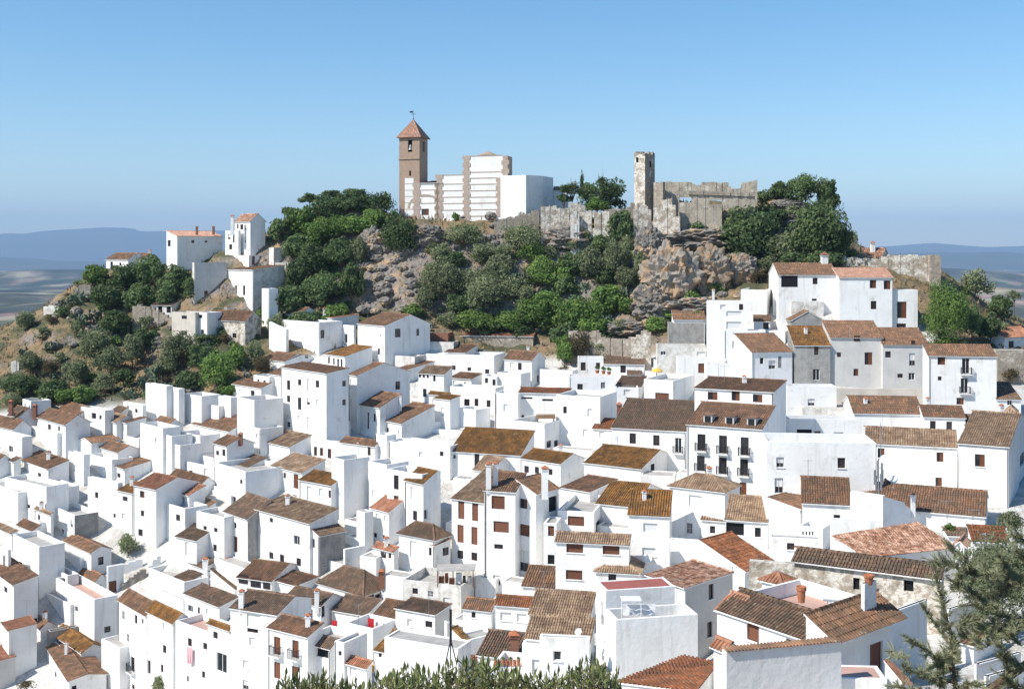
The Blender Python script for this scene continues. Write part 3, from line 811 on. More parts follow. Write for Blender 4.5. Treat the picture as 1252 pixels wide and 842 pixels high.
    for c in ch:
        cx, y1, y2, cw = c[:4]; kd = c[4] if len(c) > 4 else 'w'
        back = c[5] if len(c) > 5 else 0.45
        Dc = D + Lr * ca * back
        p = at(fx(cx), fy(y2), Dc); h = (y2 - y1) * fs / F * Dc
        chimney(roofo, rl, p, max(h, 0.5), max(cw * fs / F * Dc, 0.35), kd)
    PLACED.append((label, round(D, 1), round(Ll, 1), round(Lr, 1), round(H0, 1), round(rise, 2) if rise else None))
    return dict(root=root, D=D, P1=P1, U=U, V=V, Ll=Ll, Lr=Lr, H0=H0, zb=zb, roofo=roofo, rl=rl, W3=W3, ze=ze)

def FR(label, corners, yb=None, m='w', t='b', foot=5.0, oh=0.15, near=True, name='house', cat='house', group='houses of the hillside village', wins=(), sp=None):
    """house with a free quadrilateral roof: corners (column, row, depth) in order round the roof"""
    P = [at(PX(x), PY(y), d * SC_D) for x, y, d in corners]
    lo = min(p.z for p in P)
    zb = lo - 3.0
    c = sum(P, Vector()) / len(P)
    root = empty(name, (P[0].x, P[0].y, zb), label, cat, group)
    rl = Vector((P[0].x, P[0].y, zb))
    Q = [p - rl for p in P]
    wb = MB()
    k = len(Q)
    for i in range(k):
        a, b = Q[i], Q[(i + 1) % k]
        wb.poly([Vector((a.x, a.y, -foot)), Vector((b.x, b.y, -foot)), b, a])
    part('wall', wb.build('wall', M[m]), root)
    cc = c - rl
    Q2 = [cc + (p - cc) * (1 + oh / max(1.0, (p - cc).length)) + Vector((0, 0, 0.03)) for p in Q]
    rb = MB(); tk = Vector((0, 0, -0.1))
    tris = [Q2] if k == 3 else [[Q2[0], Q2[1], Q2[2]], [Q2[0], Q2[2], Q2[3]]]
    for tr in tris: rb.poly(tr, 0)
    for i in range(k): rb.poly([Q2[i], Q2[(i + 1) % k], Q2[(i + 1) % k] + tk, Q2[i] + tk], 1)
    ro = part('roof', rb.build('roof', [TM[t], M[m]]), root)
    TV, tint = [], []
    for tr in tris: tile_geo(tr, sp or (0.235 if near else 0.27), 0.44 if near else 0.7, TV, tint)
    if TV: part('roof_tiles', quads('roof_tiles', TV, 4, TM[t], tint), ro, 'stuff')
    return dict(root=root, roofo=ro, rl=rl)
# ------------------------------------------------------------------ the village, read off the photograph block by block
# --- far lower edge on the west side
T(0, 470)
H('white house under a maroon tiled roof with two brick chimneys at the village edge', 60,140,282, 238,360, 'l',150, 45, t='d', ch=((80,120,190,26,'b',.1),(255,150,215,26,'b',.5)))
H('plain white wall house beside the maroon roof, at the foot of the cactus slope', -90,128,150, 240,330, 'f', a=40)
H('low grey-white flat block just below the prickly pears', 165,225,372, 122,270, 'f', a=50, pd=.2)
H('white house with brown gable roof and a small iron roof terrace at the west edge', -140,102,228, 322,440, 'l',262, 42)
H('white cube house with a blue window below the iron roof terrace', -140,166,236, 382,590, 'f', a=42, wins='80 470 30 46 g;200 545 20 22', pd=.7)
H('tall white house with arched slit windows and blue-grey gable', 272,478,658, 290,545, 'l',224, 47, '360 312 22 46;430 322 14 38;330 445 22 86;376 432 18 48;432 462 24 86')
H('low white house with a flat-looking brown roof under the trees', 430,590,705, 214,330, 'l',160, 47)
H('white stepped house with blue door and slate coloured lean-to', 590,765,830, 188,420, 'f', a=40, wins='684 228 32 42 o;732 238 16 30;606 220 12 36 p', pd=.3)
H('small house under a dark maroon pent roof next to the blue door', 765,832,932, 236,330, 's',150, 47, t='d')
H('white house with one slit window below the maroon pent roof', 655,850,1000, 274,420, 'l',226, 47, '770 335 16 42', t='t')
H('low white wall block closing the row under the dry slope', 900,1040,1066, 150,320, 'f', a=45, pd=.3)
H('grey house with thin brown roof edge above a red terrace', 895,925,1066, 278,420, 's',240, 47)
H('small white yard with red terrace floor tucked under the grey house', 918,1012,1026, 396,520, 'f', a=45, deck='pink', pd=1)
H('white gabled house whose brown roof runs back from a lit gable', 575,665,876, 424,560, 'r',388, 44)
H('white house with small brown roof and pale blue gable wall', 720,860,1026, 492,640, 'l',446, 47)
H('long white house with pent brown roof and one black window in its side', 815,908,1126, 614,740, 's',548, 47, '826 665 14 60;866 662 24 34;1102 648 30 26')
H('narrow white tower house with a bare flat top', 498,610,656, 512,750, 'f', a=42, wins='545 610 22 50 p', pd=.25)
H('plain white wall with one tiny window under the pale blue gable', 655,815,822, 548,710, 'f', a=44, wins='708 640 18 24', pd=.2)
H('white house with broad brown pent roof and one window facing the valley', 145,352,502, 614,790, 's',552, 47, '288 662 24 40')
H('white house with a pink tiled terrace and one tiny window', 345,500,577, 745,900, 'f', a=45, wins='404 775 20 18', deck='pink', pd=.35)
H('white house cut by the picture edge with a brown gable roof, in shade', -170,-20,86, 562,700, 'l',516, 45)
H('small cream annex with grey pent roof beside the edge gable', 68,100,152, 560,680, 's',535, 45, t='d')
H('wide white terraced house front with thin ledges and two small windows', 36,338,346, 745,1080, 'f', a=38, wins='206 886 26 26;102 905 26 52;400 -5 1 1', pd=.3)
_h = H('white house with orange clay roof and three brown windows above the path wall', 975,1138,1148, 762,1200, 'l',676, 38, '1036 800 34 50 n;1038 938 24 42;1024 1078 32 50', t='n')
_h = H('white house front with small rust roof and a single dark window', 862,973,980, 790,1210, 's',728, 38, '912 832 36 34;846 960 24 40 p;900 960 24 40 p', t='r', join=_h)
H('white facade with a grey flat roof and three small windows above the village tree', 640,860,895, 718,1190, 'f', a=38, wins='704 805 24 44;736 1048 28 56;828 1090 24 80 p;835 955 16 30', pd=.1, join=_h)

T(0, 590)
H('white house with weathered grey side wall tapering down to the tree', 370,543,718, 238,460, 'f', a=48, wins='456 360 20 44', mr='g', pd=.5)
H('narrow white wing with a pale grey pent roof beside the grey side wall', 255,370,384, 228,450, 's',182, 45, t='t')
H('shaded white lean-to wall in front of the pale pent roof', 252,290,392, 292,450, 'f', a=48, pd=.1)
H('white house with small brown pent roof over two drainpipes', 125,240,292, 348,510, 's',304, 45, '170 420 18 80 p')
H('white box house at the picture edge with a thin tan roof edge', -80,85,130, 368,510, 's',349, 45, t='t')
H('white house with a blue doorway and shaded upper wall', 95,285,472, 468,860, 'f', a=47, wins='150 600 24 48;62 605 40 92 d', pd=.1)
H('white box house at the picture edge above the blue doorway', -120,60,80, 490,840, 'f', a=40, pd=.2)
H('white house with tan roof and one shuttered window in its grey gable', 465,665,812, 508,730, 'l',462, 47, '735 568 40 58;548 545 12 36')
H('white house with an open terrace of posts below the tan roof', 295,492,574, 676,860, 'f', a=47, deck='pink', pd=1.1, wins='388 640 24 50 o')
H('small house with brown roof and pinkish shaded gable above a flat terrace', 570,690,792, 722,850, 'l',658, 47, '724 762 30 40', mr='w')
H('grey shaded house with a dark red door by the lane', 778,790,902, 612,840, 'f', a=50, wins='822 760 55 92 c', pd=.3)
H('white house with a huge shaded side wall and pent roof near the picture edge', -170,100,276, 742,1180, 's',676, 50, '42 780 24 44;260 1000 30 30')

T(0, 701)
H('white house with flat roofed terrace, drain spouts and a garage door in its shaded side', 408,688,857, 188,600, 'f', a=48, wins='442 235 26 44 g;558 260 26 44 g;783 405 46 44;800 535 72 110 p', deck='pink', pd=1.0)
H('tiny lean-to with orange tiles and a dark opening at the picture edge', -50,52,98, 218,340, 's',192, 45, '22 262 26 56 o', t='n')
H('white house with orange pent roof and tall blue-shaded side wall', 18,65,268, 414,780, 's',366, 55, t='n')
H('low house with brown tiles behind the blue-shaded side wall', 215,300,402, 398,500, 'l',350, 47)
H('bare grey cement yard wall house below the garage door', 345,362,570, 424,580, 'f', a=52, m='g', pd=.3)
H('white sunlit wall house stepping down to the gabled roof', 255,476,482, 556,690, 'f', a=50, pd=.05, dep=1.2, foot=9)
H('gabled house with brown two-slope roof and lilac gable end at the picture foot', 345,505,776, 782,1010, 'l',737, 58, '372 705 14 50;405 738 14 50;541 835 35 40 o')
H('house with rust coloured roof and small white chimneys behind the brown gable', 380,600,762, 574,760, 'l',512, 48, t='r', ch=((484,495,535,16,'w',.5),(598,560,600,16,'w',.1)))
H('grey block with a strip of orange tiles in the picture corner', -140,-60,112, 650,880, 's',606, 52, m='b', t='n')

T(130, 701)
_h = H('tall white house with pinkish brown roof and rows of barred windows above the olive bush', 90,293,442, 298,905, 'l',224, 49, '124 303 20 66 B;216 333 20 66;264 347 14 40;158 468 18 60 B;130 600 16 60 B;192 660 28 110 b;196 825 22 40', t='b')
_h = H('tall white house with bright rust roof joined to its pinkish neighbour', 300,492,604, 354,905, 'l',288, 46, '424 385 26 50 p;424 550 26 60;406 690 20 60;312 680 22 100', t='r', join=_h)
_h = H('white house front with red terrace edge, drainpipe and three small windows', 505,742,750, 425,905, 'f', a=40, wins='608 500 30 60;604 580 40 60;720 528 30 50;594 765 14 44;708 735 24 50', deck='pink', pd=.3, join=_h)
H('narrow white house with rust pent roof and one large white framed window', 740,900,920, 408,905, 's',292, 40, '795 448 34 52;840 650 75 140 g', t='r', join=_h)
_h = H('white house with dark roof, drawn white blinds and one square white chimney', 905,1245,1258, 296,905, 'l',165, 24, '1072 345 100 96 p;1066 412 80 36;1062 495 44 62 p;1015 660 44 60 p;1015 810 44 70 q', t='d', ch=((985,125,225,36,'w',.35),))

T(140, 620)
H('house with dark pent roof rising to a grey shaded side wall', 415,510,707, 558,680, 's',458, 47, t='d')
H('long bright white street wall house below the stone lane', 250,508,514, 545,740, 'f', a=45, pd=.2, wins='378 690 16 24 o')
H('white house with wide dark grey roof and white framed windows', 508,765,902, 722,880, 's',652, 44, '552 738 38 50 g;614 750 16 50;680 765 24 48 p', t='d')
H('white firewall house with a dark roof falling from a steep white gable', 700,875,892, 592,680, 't',450, 30, t='d')
H('low roof with red ridge line and two grey chimneys in front of the stained house', 530,650,747, 442,540, 's',390, 45, t='d', ch=((662,372,460,34,'w',.1),(815,378,450,28,'w',.7)))
H('narrow white house with brown roof and tall white shutter door', 448,598,604, 240,500, 's',150, 35, '530 305 30 106 p', t='d')
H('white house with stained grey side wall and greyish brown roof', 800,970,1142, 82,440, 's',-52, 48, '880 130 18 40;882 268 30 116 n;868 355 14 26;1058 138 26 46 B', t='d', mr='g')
H('white flat topped house with three small windows and a thin ledge', 598,800,812, 74,440, 'f', a=40, wins='660 150 24 30;738 165 26 32;732 295 26 50', pd=.4)
H('white house with a row of sunroom windows under a brown roof', 893,1145,1150, 538,720, 'l',410, 23, '940 520 64 66;1030 545 72 70;1110 562 50 62', t='b')

T(170, 520)
H('tall plain white stepped wall house above the orange roofs', 10,172,302, 20,380, 'f', a=47, pd=.3, wins='122 105 10 34 _')
H('white wall house forming the middle step of the tall stepped walls', 120,238,250, 78,390, 'f', a=45, pd=.3)
H('white wall house with a slim barred window, lowest of the tall steps', 120,300,305, 146,400, 'f', a=45, wins='190 250 20 46 B', pd=.3)
H('white wall house with a notched top between the stepped walls and the terrace', 297,445,452, 76,300, 'f', a=45, pd=.3)
H('white house with a parapet terrace, potted plants and one square window', 245,545,553, 302,430, 'f', a=40, wins='378 348 24 40;484 345 22 60 p', pd=.8)
H('long low house under a thin brown roof with grey end wall', 230,462,547, 420,540, 'l',378, 45)
H('white house with salmon clay roof and dark attic openings', 195,365,482, 508,740, 's',440, 47, '240 512 18 28 o;318 545 26 56 o', t='n')
H('white house front with one brown shutter and one dark window under the salmon roof', 120,335,346, 606,940, 'f', a=44, wins='170 655 28 50 n;284 672 30 48', pd=.5)
H('small roof of brown tiles squeezed beside the salmon roofed house', 340,425,562, 642,770, 's',556, 47, '360 692 20 40 p')
H('white house with a long blue-shaded side and two square windows', 553,775,1082, 338,660, 'f', a=50, wins='597 522 34 46;688 538 36 46;745 410 18 34', pd=.25)
H('small upper room with dark pent roof on the blue-shaded house', 655,790,932, 307,420, 's',236, 47, t='d')
H('small white house with brown gable roof, brick chimney and broad lilac gable', 545,640,837, 148,390, 'l',90, 48, '572 200 22 34;618 198 22 50', ch=((740,58,105,28,'b',.5),))
H('little white terrace with pink floor and dark pots between stepped walls', 448,545,552, 238,340, 'f', a=45, deck='pink', pd=.9)
T(170, 400)
H('white house with brown gable roof peeking above the stepped walls', 95,200,322, 728,900, 'l',670, 47)
H('white tower-like house with a tall shaded side wall near the foot of the cliff', 715,840,1052, 532,920, 'f', a=49, pd=.3)
H('white upright box set against the tall shaded side wall', 850,945,952, 640,780, 'f', a=40, pd=.2, wins='905 700 20 40 B')
H('white house wing with a wide grey side below the tower-like house', 780,885,1052, 740,960, 'f', a=49, pd=.3)
H('white house with broad brown roof in front of the long blank walls', 390,660,822, 757,880, 's',663, 46)
H('long blank white wall house, tallest on the upper west side, with a slot', 48,200,247, 428,740, 'f', a=42, pd=.3)
H('blank white wall house with a grey shaded notch', 48,290,332, 450,740, 'f', a=42, pd=.3)
H('blank cream-white wall house beside the shaded notch', 325,460,466, 502,740, 'f', a=42, pd=.3)
H('low blank white wall with a dark gap above it', 460,580,586, 574,740, 'f', a=42, pd=.2)
H('blank white wall house with a grey side next to the dark gap', 580,670,714, 512,740, 'f', a=44, pd=.3)
H('white house with brown roof and two small windows beneath the big green tree', 682,890,967, 442,620, 's',404, 46, '735 475 20 44 p;828 480 28 40')
H('low white house with red coping above the green tree corner', 835,950,956, 362,580, 'f', a=44, pd=.2)
H('white house slice with brown roof beside the four-storey house', 945,1036,1040, 348,580, 's',288, 44, '980 375 14 26')
H('low white house with flat brown roof under the ruined buttress', 905,1060,1252, 248,350, 'l',196, 47)
T(330, 360)
H('four-storey white house with rows of small windows and a grey side wall', 82,412,574, 574,1185, 's',538, 49,
  '136 660 24 70;216 640 24 44;282 665 26 100 p;346 652 26 52;136 760 24 50;216 795 26 90;280 780 24 50 q;346 790 22 50 p;541 648 26 42;541 785 26 42;136 946 24 36;136 890 24 26 p;213 908 24 50 p;280 941 24 95 p;168 1054 24 52 q;235 1066 20 50;285 1071 18 50')
H('white two-step house with a flat terrace at the foot of the trees', 80,360,527, 202,450, 'f', a=45, wins='112 298 24 44;383 288 28 60', pd=.15)
H('white upper room with small brown roof and lilac gable on the two-step house', 115,222,352, 142,260, 'l',96, 47, '155 178 24 46', ch=((398,100,190,20,'w',.6),))
H('grey shaded house with thin orange roof edge under the trees', 420,455,647, 172,330, 's',146, 50, t='n')
H('small white house with a black doorway between two larger houses', 528,610,627, 226,390, 'f', a=42, wins='556 318 18 62;612 290 14 50 p', pd=.2)
H('large white gabled house with brown roof and a broad lilac end wall below the cliff', 640,838,1167, 227,540, 'l',146, 50, '806 298 8 14;794 415 16 46;932 280 42 62;1078 275 20 50', ap=.55)
H('white terrace with rough old walls and pots below the lilac end wall', 860,1055,1062, 452,580, 'f', a=30, m='o', pd=.8)
H('white house with bright orange roof and four slit windows', 408,548,747, 450,600, 's',380, 48, '430 478 14 50;466 487 12 50;497 495 14 55;522 500 14 60', t='r')
H('low white house with brown roof and pale side above the four-storey house', -40,110,362, 487,590, 'l',438, 47, '266 452 18 26')
H('white house with a tall lilac gable and one black window below the orange roof', 575,635,1020, 590,1010, 'l',500, 52, '590 650 10 70 p;590 790 10 60 p;932 662 34 60', ch=((812,520,560,16,'w',.5),))
H('house with brown pent roof half hidden behind the white lilac gable', 890,965,1197, 557,660, 's',490, 47)
T(330, 470)
H('white house with steep brown roof and two tall slit windows', 640,802,947, 167,420, 's',70, 47, '716 262 14 120;762 240 16 58', ch=((952,75,150,16,'w',.9),))
H('wide brown roof with a dark plant and a white bench on it', 805,960,1202, 282,450, 's',152, 47)
H('lilac shaded parapet wall below the wide brown roof', 920,935,1292, 300,440, 'f', a=53, pd=.5)
H('small white house with a three-window lilac gable in front of the four-storey house', 295,412,587, 292,480, 'l',228, 47, '332 330 26 60 n;442 340 40 70;545 338 38 70;488 450 32 46', t='t')
H('white ground floor with three brown doors below the three-window gable', 300,600,606, 424,570, 'f', a=30, wins='332 490 24 75 n;376 490 24 60 n;434 510 28 85 n;545 460 22 46 n', pd=.1)
H('white house with brown roof and slim doors beside the lilac parapet', 515,765,802, 447,610, 's',346, 35, '642 458 14 70 p;724 478 18 70')
H('white box house with drawn shutter and flat roof near the middle of the village', 768,852,922, 372,620, 'f', a=42, wins='800 495 20 90 p', pd=.5)
H('white house front with a thin ledge and two blinds, under the glazed pergola', 922,1300,1312, 445,660, 'f', a=30, wins='990 490 24 44 p;1100 510 26 40 p', pd=.6)
H('house with a tan pent roof and a brown double door over the lane', 10,235,402, 642,850, 's',548, 46, '108 662 18 42;190 705 36 105 d;180 825 34 44 o', t='t')
H('white house with the tallest blank lilac side wall in the middle of the village', 450,540,727, 550,1010, 'f', a=50, pd=.3)
H('white house front with rust roof edge, two blinds and two dark windows', 215,447,452, 732,1020, 's',662, 38, '285 796 34 110 p;372 786 28 56 p;446 800 38 56 n;375 944 40 50;410 946 20 36 p', t='r')
H('plain white slab house with a pipe on its corner', 718,852,1012, 584,980, 'f', a=44, wins='757 796 30 54 p', pd=.2)
H('white front house with a grey triangle of shade above it', 855,1110,1118, 655,1180, 'f', a=38, pd=.5)
H('white house with rust pent roof and a shaded open balcony', 985,1118,1218, 720,1220, 's',630, 45, '1035 796 22 100 p;1058 954 30 70;1136 946 24 70 g', t='r')
T(330, 580)
H('white house with salmon pent roof and pale pink side wall', 735,868,977, 270,540, 's',184, 46, '780 305 20 40 p;840 320 16 44 p;766 440 26 34 o;830 462 16 46', t='n')
H('slim white chimney-like tower with rounded shaded side', 632,690,754, 277,580, 'f', a=46, pd=.1)
H('tiny red floored terrace behind the slim tower', 545,630,637, 347,470, 'f', a=45, deck='red', pd=.9)
H('pale blue shaded wall house with one small window at its foot', 535,548,692, 545,750, 'f', a=50, wins='588 688 26 38;655 705 16 26', pd=.2)
H('white house with salmon roof edge and a pair of black windows', 755,905,937, 560,760, 's',508, 42, '826 586 42 44;874 590 20 40', t='n')
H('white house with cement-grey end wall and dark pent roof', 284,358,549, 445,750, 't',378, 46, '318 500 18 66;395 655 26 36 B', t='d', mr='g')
H('long white house front with five windows and a tan roof behind it', -105,290,293, 355,750, 's',250, 44, '195 478 44 68 g;10 332 24 34;88 610 30 56;210 638 32 58;10 590 30 50', t='t', dep=4.5)
H('white house with dark hipped roof and a tall shuttered balcony door', 940,1200,1312, 467,780, 'h',312, 36, '1045 545 48 120 p;1168 560 20 60;1040 712 40 50 q', t='d')
T(500, 600)
H('white lean-to wing with pink roof beside the dark hipped roof', 148,190,302, 398,660, 's',352, 46, '158 440 20 60;268 440 44 58', t='p')
# --- row with the brown shutters
T(500, 500)
H('tall white house with four brown shutter doors and a speckled tan roof', 312,545,552, 680,1180, 's',462, 33,
  '381 736 46 130 k;482 751 46 130 k;376 908 46 130 k;477 923 46 130 k;373 1058 46 60;476 1074 44 60', t='t')
H('speckled tan upper roof behind the twin white chimneys', 470,602,772, 455,620, 'l',355, 38, t='t')
H('tall white house with wide brown windows and twin white chimneys', 548,775,788, 602,1310, 's',470, 18,
  '650 680 96 96 k;672 858 112 80 k;653 1001 64 34;640 1246 52 72 q', ch=((580,398,560,38,'w',.3),(632,392,530,36,'w',.5)))
H('tall white house with a sloping gable top, brown blind and a tan panelled recess', 783,925,1092, 614,1220, 't',512, 40,
  '835 688 54 70 n;834 880 92 84 k;832 1106 96 150 q;1050 690 60 110 o', ch=((990,430,600,46,'w',.1),))
H('white house with mossy rust gable roof and three black windows', 822,1105,1278, 396,620, 'l',326, 40, '857 438 34 50;932 445 32 50;1032 458 30 46', t='r')
H('long white house with big rust and moss roof and one tall dark door', 300,814,822, 334,540, 's',160, 20, '495 372 36 95;330 345 20 30 _', t='r', dep=6)
H('white wall house with a barred window left of the big mossy roof', -150,300,306, 272,520, 'f', a=26, wins='86 332 26 40 p;238 325 26 34', pd=.5)
H('white box house with lilac side, two black windows and a straw shade on top', 742,995,1168, 104,340, 'f', a=34, wins='1020 255 34 50;1073 250 30 46;858 308 34 30 o', pd=.9)
# --- upper middle
T(500, 400)
H('white house with a brown lean-to roof and three small windows below the ruined brick wall', 245,625,702, 204,370, 'f', a=16, wins='325 298 30 40;440 305 26 26;570 322 30 32', pd=.3)
H('brown pent roof on the white house under the ruined brick wall', 262,410,502, 186,280, 's',128, 25)
H('white house with dark brown gable roof and pale end wall beside the scrub', 695,895,992, 240,440, 'l',180, 34, '750 285 30 56 p;808 285 28 54;942 375 16 50 o')
H('plain white box with flat roof in front of the dark brown gable roof', 645,820,887, 338,520, 'f', a=30, pd=.4)
H('small white house with brown roof and two pale shutters', 300,455,532, 377,500, 's',338, 34, '330 412 20 46 p;410 422 18 46 p')
H('small white block with two dark windows next to the pale shutters', 530,640,652, 358,500, 'f', a=20, wins='565 388 22 36;620 402 22 44', pd=.3)
H('long white house with two doors and a green porch', 300,630,636, 444,640, 'f', a=22, wins='492 548 28 56;580 556 28 50;422 548 40 50 o', pd=.3)
H('white house with single pale window between the porch and the long red eave', 625,795,802, 484,780, 'f', a=18, wins='704 588 30 56 p', pd=.3)
H('white house under a long thin reddish eave', 800,1165,1176, 482,740, 's',446, 10, '1138 600 28 50;824 660 32 44;850 515 100 14;1010 530 80 16', t='c', dep=3)
H('white house with a round plaster niche and rust roof', 185,300,372, 528,770, 's',500, 42, '247 615 26 66 p', t='r')
H('house with rust roof stepping up behind the round niche', 145,285,302, 497,700, 's',432, 40, t='r')
H('white house with four tiny windows and a tan roof', 70,255,262, 342,580, 's',288, 24, '80 348 14 30;108 350 14 30;137 352 12 30;185 372 18 46;115 478 26 60', t='t')
H('white cube with grey side in front of the green porch', 365,487,592, 601,780, 'f', a=42, pd=.2)
H('bare red brick block on the edge of the scrub', 78,285,295, 42,130, 'f', a=15, m='brick', pd=.1)
H('long ruined rubble wall with an orange tile coping above the houses', 320,905,915, 66,150, 's',44, 12, m='s', t='n', dep=1.6, name='ruined_wall', cat='wall')
H('old white house wall with a scribble of stains below the brick block', 65,325,332, 108,200, 'f', a=14, m='o', pd=.2)
# --- lower middle
T(310, 701)
H('white house wing with broad brown roof next to the sunroom windows', 130,310,472, 87,220, 's',22, 38)
H('white house with tall slim chimney, maroon cloth on its wall and a dark roof', 225,492,657, 233,440, 'l',146, 33, '308 285 44 70 n;412 305 38 100;508 275 24 80', t='d', ch=((462,118,232,32,'w',.05),))
H('house with low dark roof behind the laundry terrace', 570,820,832, 302,420, 's',188, 27, t='d')
H('house with ribbed brown roof beside the laundry terrace', 870,1042,1142, 332,440, 's',212, 28)
H('white house under the widest dark hipped roof of the lower village', 470,800,1002, 150,280, 'h',-24, 40, '855 180 50 60 n;905 178 40 60 n', t='d', ch=((935,-20,52,40,'b',.5),))
H('white house with walled roof terrace hung with red laundry', 670,870,1037, 402,680, 'f', a=33, wins='775 535 50 60 p', pd=1.1)
H('house with big warm brown roof and white walls above the hedge', 880,1180,1322, 614,790, 's',466, 30, '922 592 24 36', t='r')
H('white house with four brown doors on two small balconies', 105,395,402, 457,920, 's',362, 33, '172 525 48 130 e;305 550 48 130 e;172 705 48 120 c;302 728 48 110 c')
H('white house with a grey sheet awning over its balcony', 380,560,613, 542,880, 's',462, 34, '490 575 110 64 o', t='d')
H('small cluttered roof terrace behind the grey awning', 410,658,668, 492,660, 'f', a=30, pd=.8)
H('white wall house with one small window beneath the cluttered terrace', 590,660,672, 505,880, 'f', a=32, wins='630 580 24 36', pd=.3)
H('tiny white annex with salmon roof and a green blind', 655,825,863, 683,860, 's',637, 34, '724 718 50 64 p', t='n')
T(490, 701)
H('white house with low dark roof and stained grey side over the hedge', -38,250,367, 298,560, 's',252, 28, '64 358 36 54 p', t='d', mr='b')  # right face takes grey render: its shade is put into the colour
H('weathered white house with a cluttered covered roof terrace', 12,440,587, 90,330, 'f', a=21, wins='335 205 50 60 q', m='o', mr='b', pd=.9)
H('low house with brown roof stepping down beside the weathered terrace house', 455,660,692, 268,430, 's',150, 20, '530 300 30 44')
H('white house with long pale blue-shaded side wall', 375,465,692, 492,680, 'f', a=52, pd=.15)
H('small white gable with rust lean-to roof by the black mast', 370,463,502, 488,680, 't',398, 38, '432 552 28 40', t='r')
H('slim white wall pillar house standing at the foot of the mast', 318,352,366, 352,680, 'f', a=40, pd=.1)
H('white house with ribbed crimson roof and two pale shutters', 690,955,972, 238,450, 's',126, 14, '765 312 80 60 p;880 322 70 60 p', t='c')
H('white house with long ribbed tan roof next to the crimson one', 935,1374,1378, 318,460, 's',140, 13, t='t')
H('house with ribbed tan roof in the row above the hedge', 905,1375,1380, 505,680, 's',332, 12, t='t')
H('white house front with pinkish wall and a red string course above the hedge', 1010,1375,1380, 478,880, 'f', a=8, m='w', pd=.05, dep=.8)
H('plain white wall pillar house beside the ribbed tan roof', 885,1035,1042, 518,880, 'f', a=15, wins='985 680 60 110 p', pd=.05, dep=1)
H('house with dark ribbed roof and a stout brick chimney', 560,860,872, 618,800, 's',440, 18, t='d', ch=((828,440,640,64,'b',.15),))
H('white parapet house with red pots in front of the brick chimney', 660,885,892, 690,880, 'f', a=15, pd=.8, deck='pink')
H('small house with orange ribbed roof showing above the hedge', 430,650,657, 682,800, 's',622, 16, t='n')
# --- middle east
T(680, 400)
H('small white house with two windows and thin red roof edge under the ruins', 160,345,353, 222,370, 'f', a=2, wins='197 285 36 60;305 275 30 34', pd=.1)
H('white house with long dark roof and rounded white gable', 350,640,682, 270,370, 'l',196, 10, '488 305 40 54', t='d')
H('tiny lean-to with dark tiles on the rounded gable house', 520,622,627, 346,400, 's',292, 5, t='d')
H('low dark tiled roof below the lean-to', 430,615,657, 437,560, 's',358, 12, t='d')
H('white house with a tall dark window and a terrace with red and terracotta pots', 90,425,432, 358,580, 'f', a=3, wins='174 452 40 80', deck='pink', pd=.5)
H('big plain white house with a shaded return wall and three windows', 0,320,442, 508,870, 'f', a=24, wins='64 602 26 50;245 622 34 56 p;210 770 30 50 p', pd=.2)
H('white house wall with one pale blind beside the lean-to roofs', 430,600,607, 442,600, 'f', a=4, wins='515 475 46 44 p', pd=.2)
H('white box house with brown blind and a yellow parasol on its terrace', 640,862,1007, 388,660, 'f', a=27, wins='772 507 100 58 k', pd=.7)
H('long white house with dark mottled roof and three tall windows, next to the balcony house', 405,945,952, 756,1040, 's',540, 20, '558 810 46 76;730 824 46 76;890 860 50 110 v', t='d')
H('small crimson-brown roof with a brick chimney at the end of the mottled roof', 265,405,410, 742,900, 's',668, 20, t='c', ch=((460,560,680,34,'b',1.2),), wins='210 770 30 50 p;330 782 34 46 p')
T(660, 520)
H('house with brown pent roof and low grey wall beside the mossy rust roof', 155,365,562, 484,660, 's',392, 40)
H('wide rusty brown roof behind a white terrace', 410,690,702, 592,740, 'l',428, 26, t='r')
H('white house with deep rust roof over a sawtooth eave and pale blinds', 645,945,962, 655,990, 's',458, 12, '806 745 104 66 p;740 945 100 60 p;716 750 6 6 _', t='r')
H('white house with the widest orange-rust gable roof and a lilac gable', 325,738,997, 314,490, 'l',180, 33, '822 325 26 90 o', t='r')
H('white garden wall under the lilac gable', 735,980,987, 372,500, 'f', a=12, pd=.1, name='garden_wall', cat='wall')
T(670, 620)
H('white top storey with one wide brown blind and grey flat roof', 70,335,442, 36,280, 'f', a=15, wins='204 100 120 70 k;390 120 80 110 o', pd=.12)
H('white house with three wide brown blinds and a tan canopy of tiles', 55,590,602, 270,660, 's',202, 11, '195 298 122 66 k;460 312 122 64 k;190 492 120 70 k', t='t', dep=1.6)
H('narrow white house slice with one brown blind and an open lower window', -32,62,68, 118,490, 'f', a=12, wins='22 172 44 74 k;22 380 50 70 o', pd=.2)
H('white garden house under a hipped roof of ribbed tan tiles', 350,665,702, 478,660, 'h',346, 12, '468 514 58 60', t='t', dep=6)
H('white wall house with a balustraded balcony above the tan roof', 590,885,892, 270,520, 'f', a=14, dep=1, wins='735 325 96 60 p', pd=.3)
H('plain white wall with one pale window under the hipped tan roof', 885,1112,1118, 252,440, 'f', a=18, dep=1, pd=.1, wins='1130 350 60 50 p')
T(500, 600)
H('low brown roof below the tan panelled recess', 825,1060,1072, 703,780, 's',556, 14)
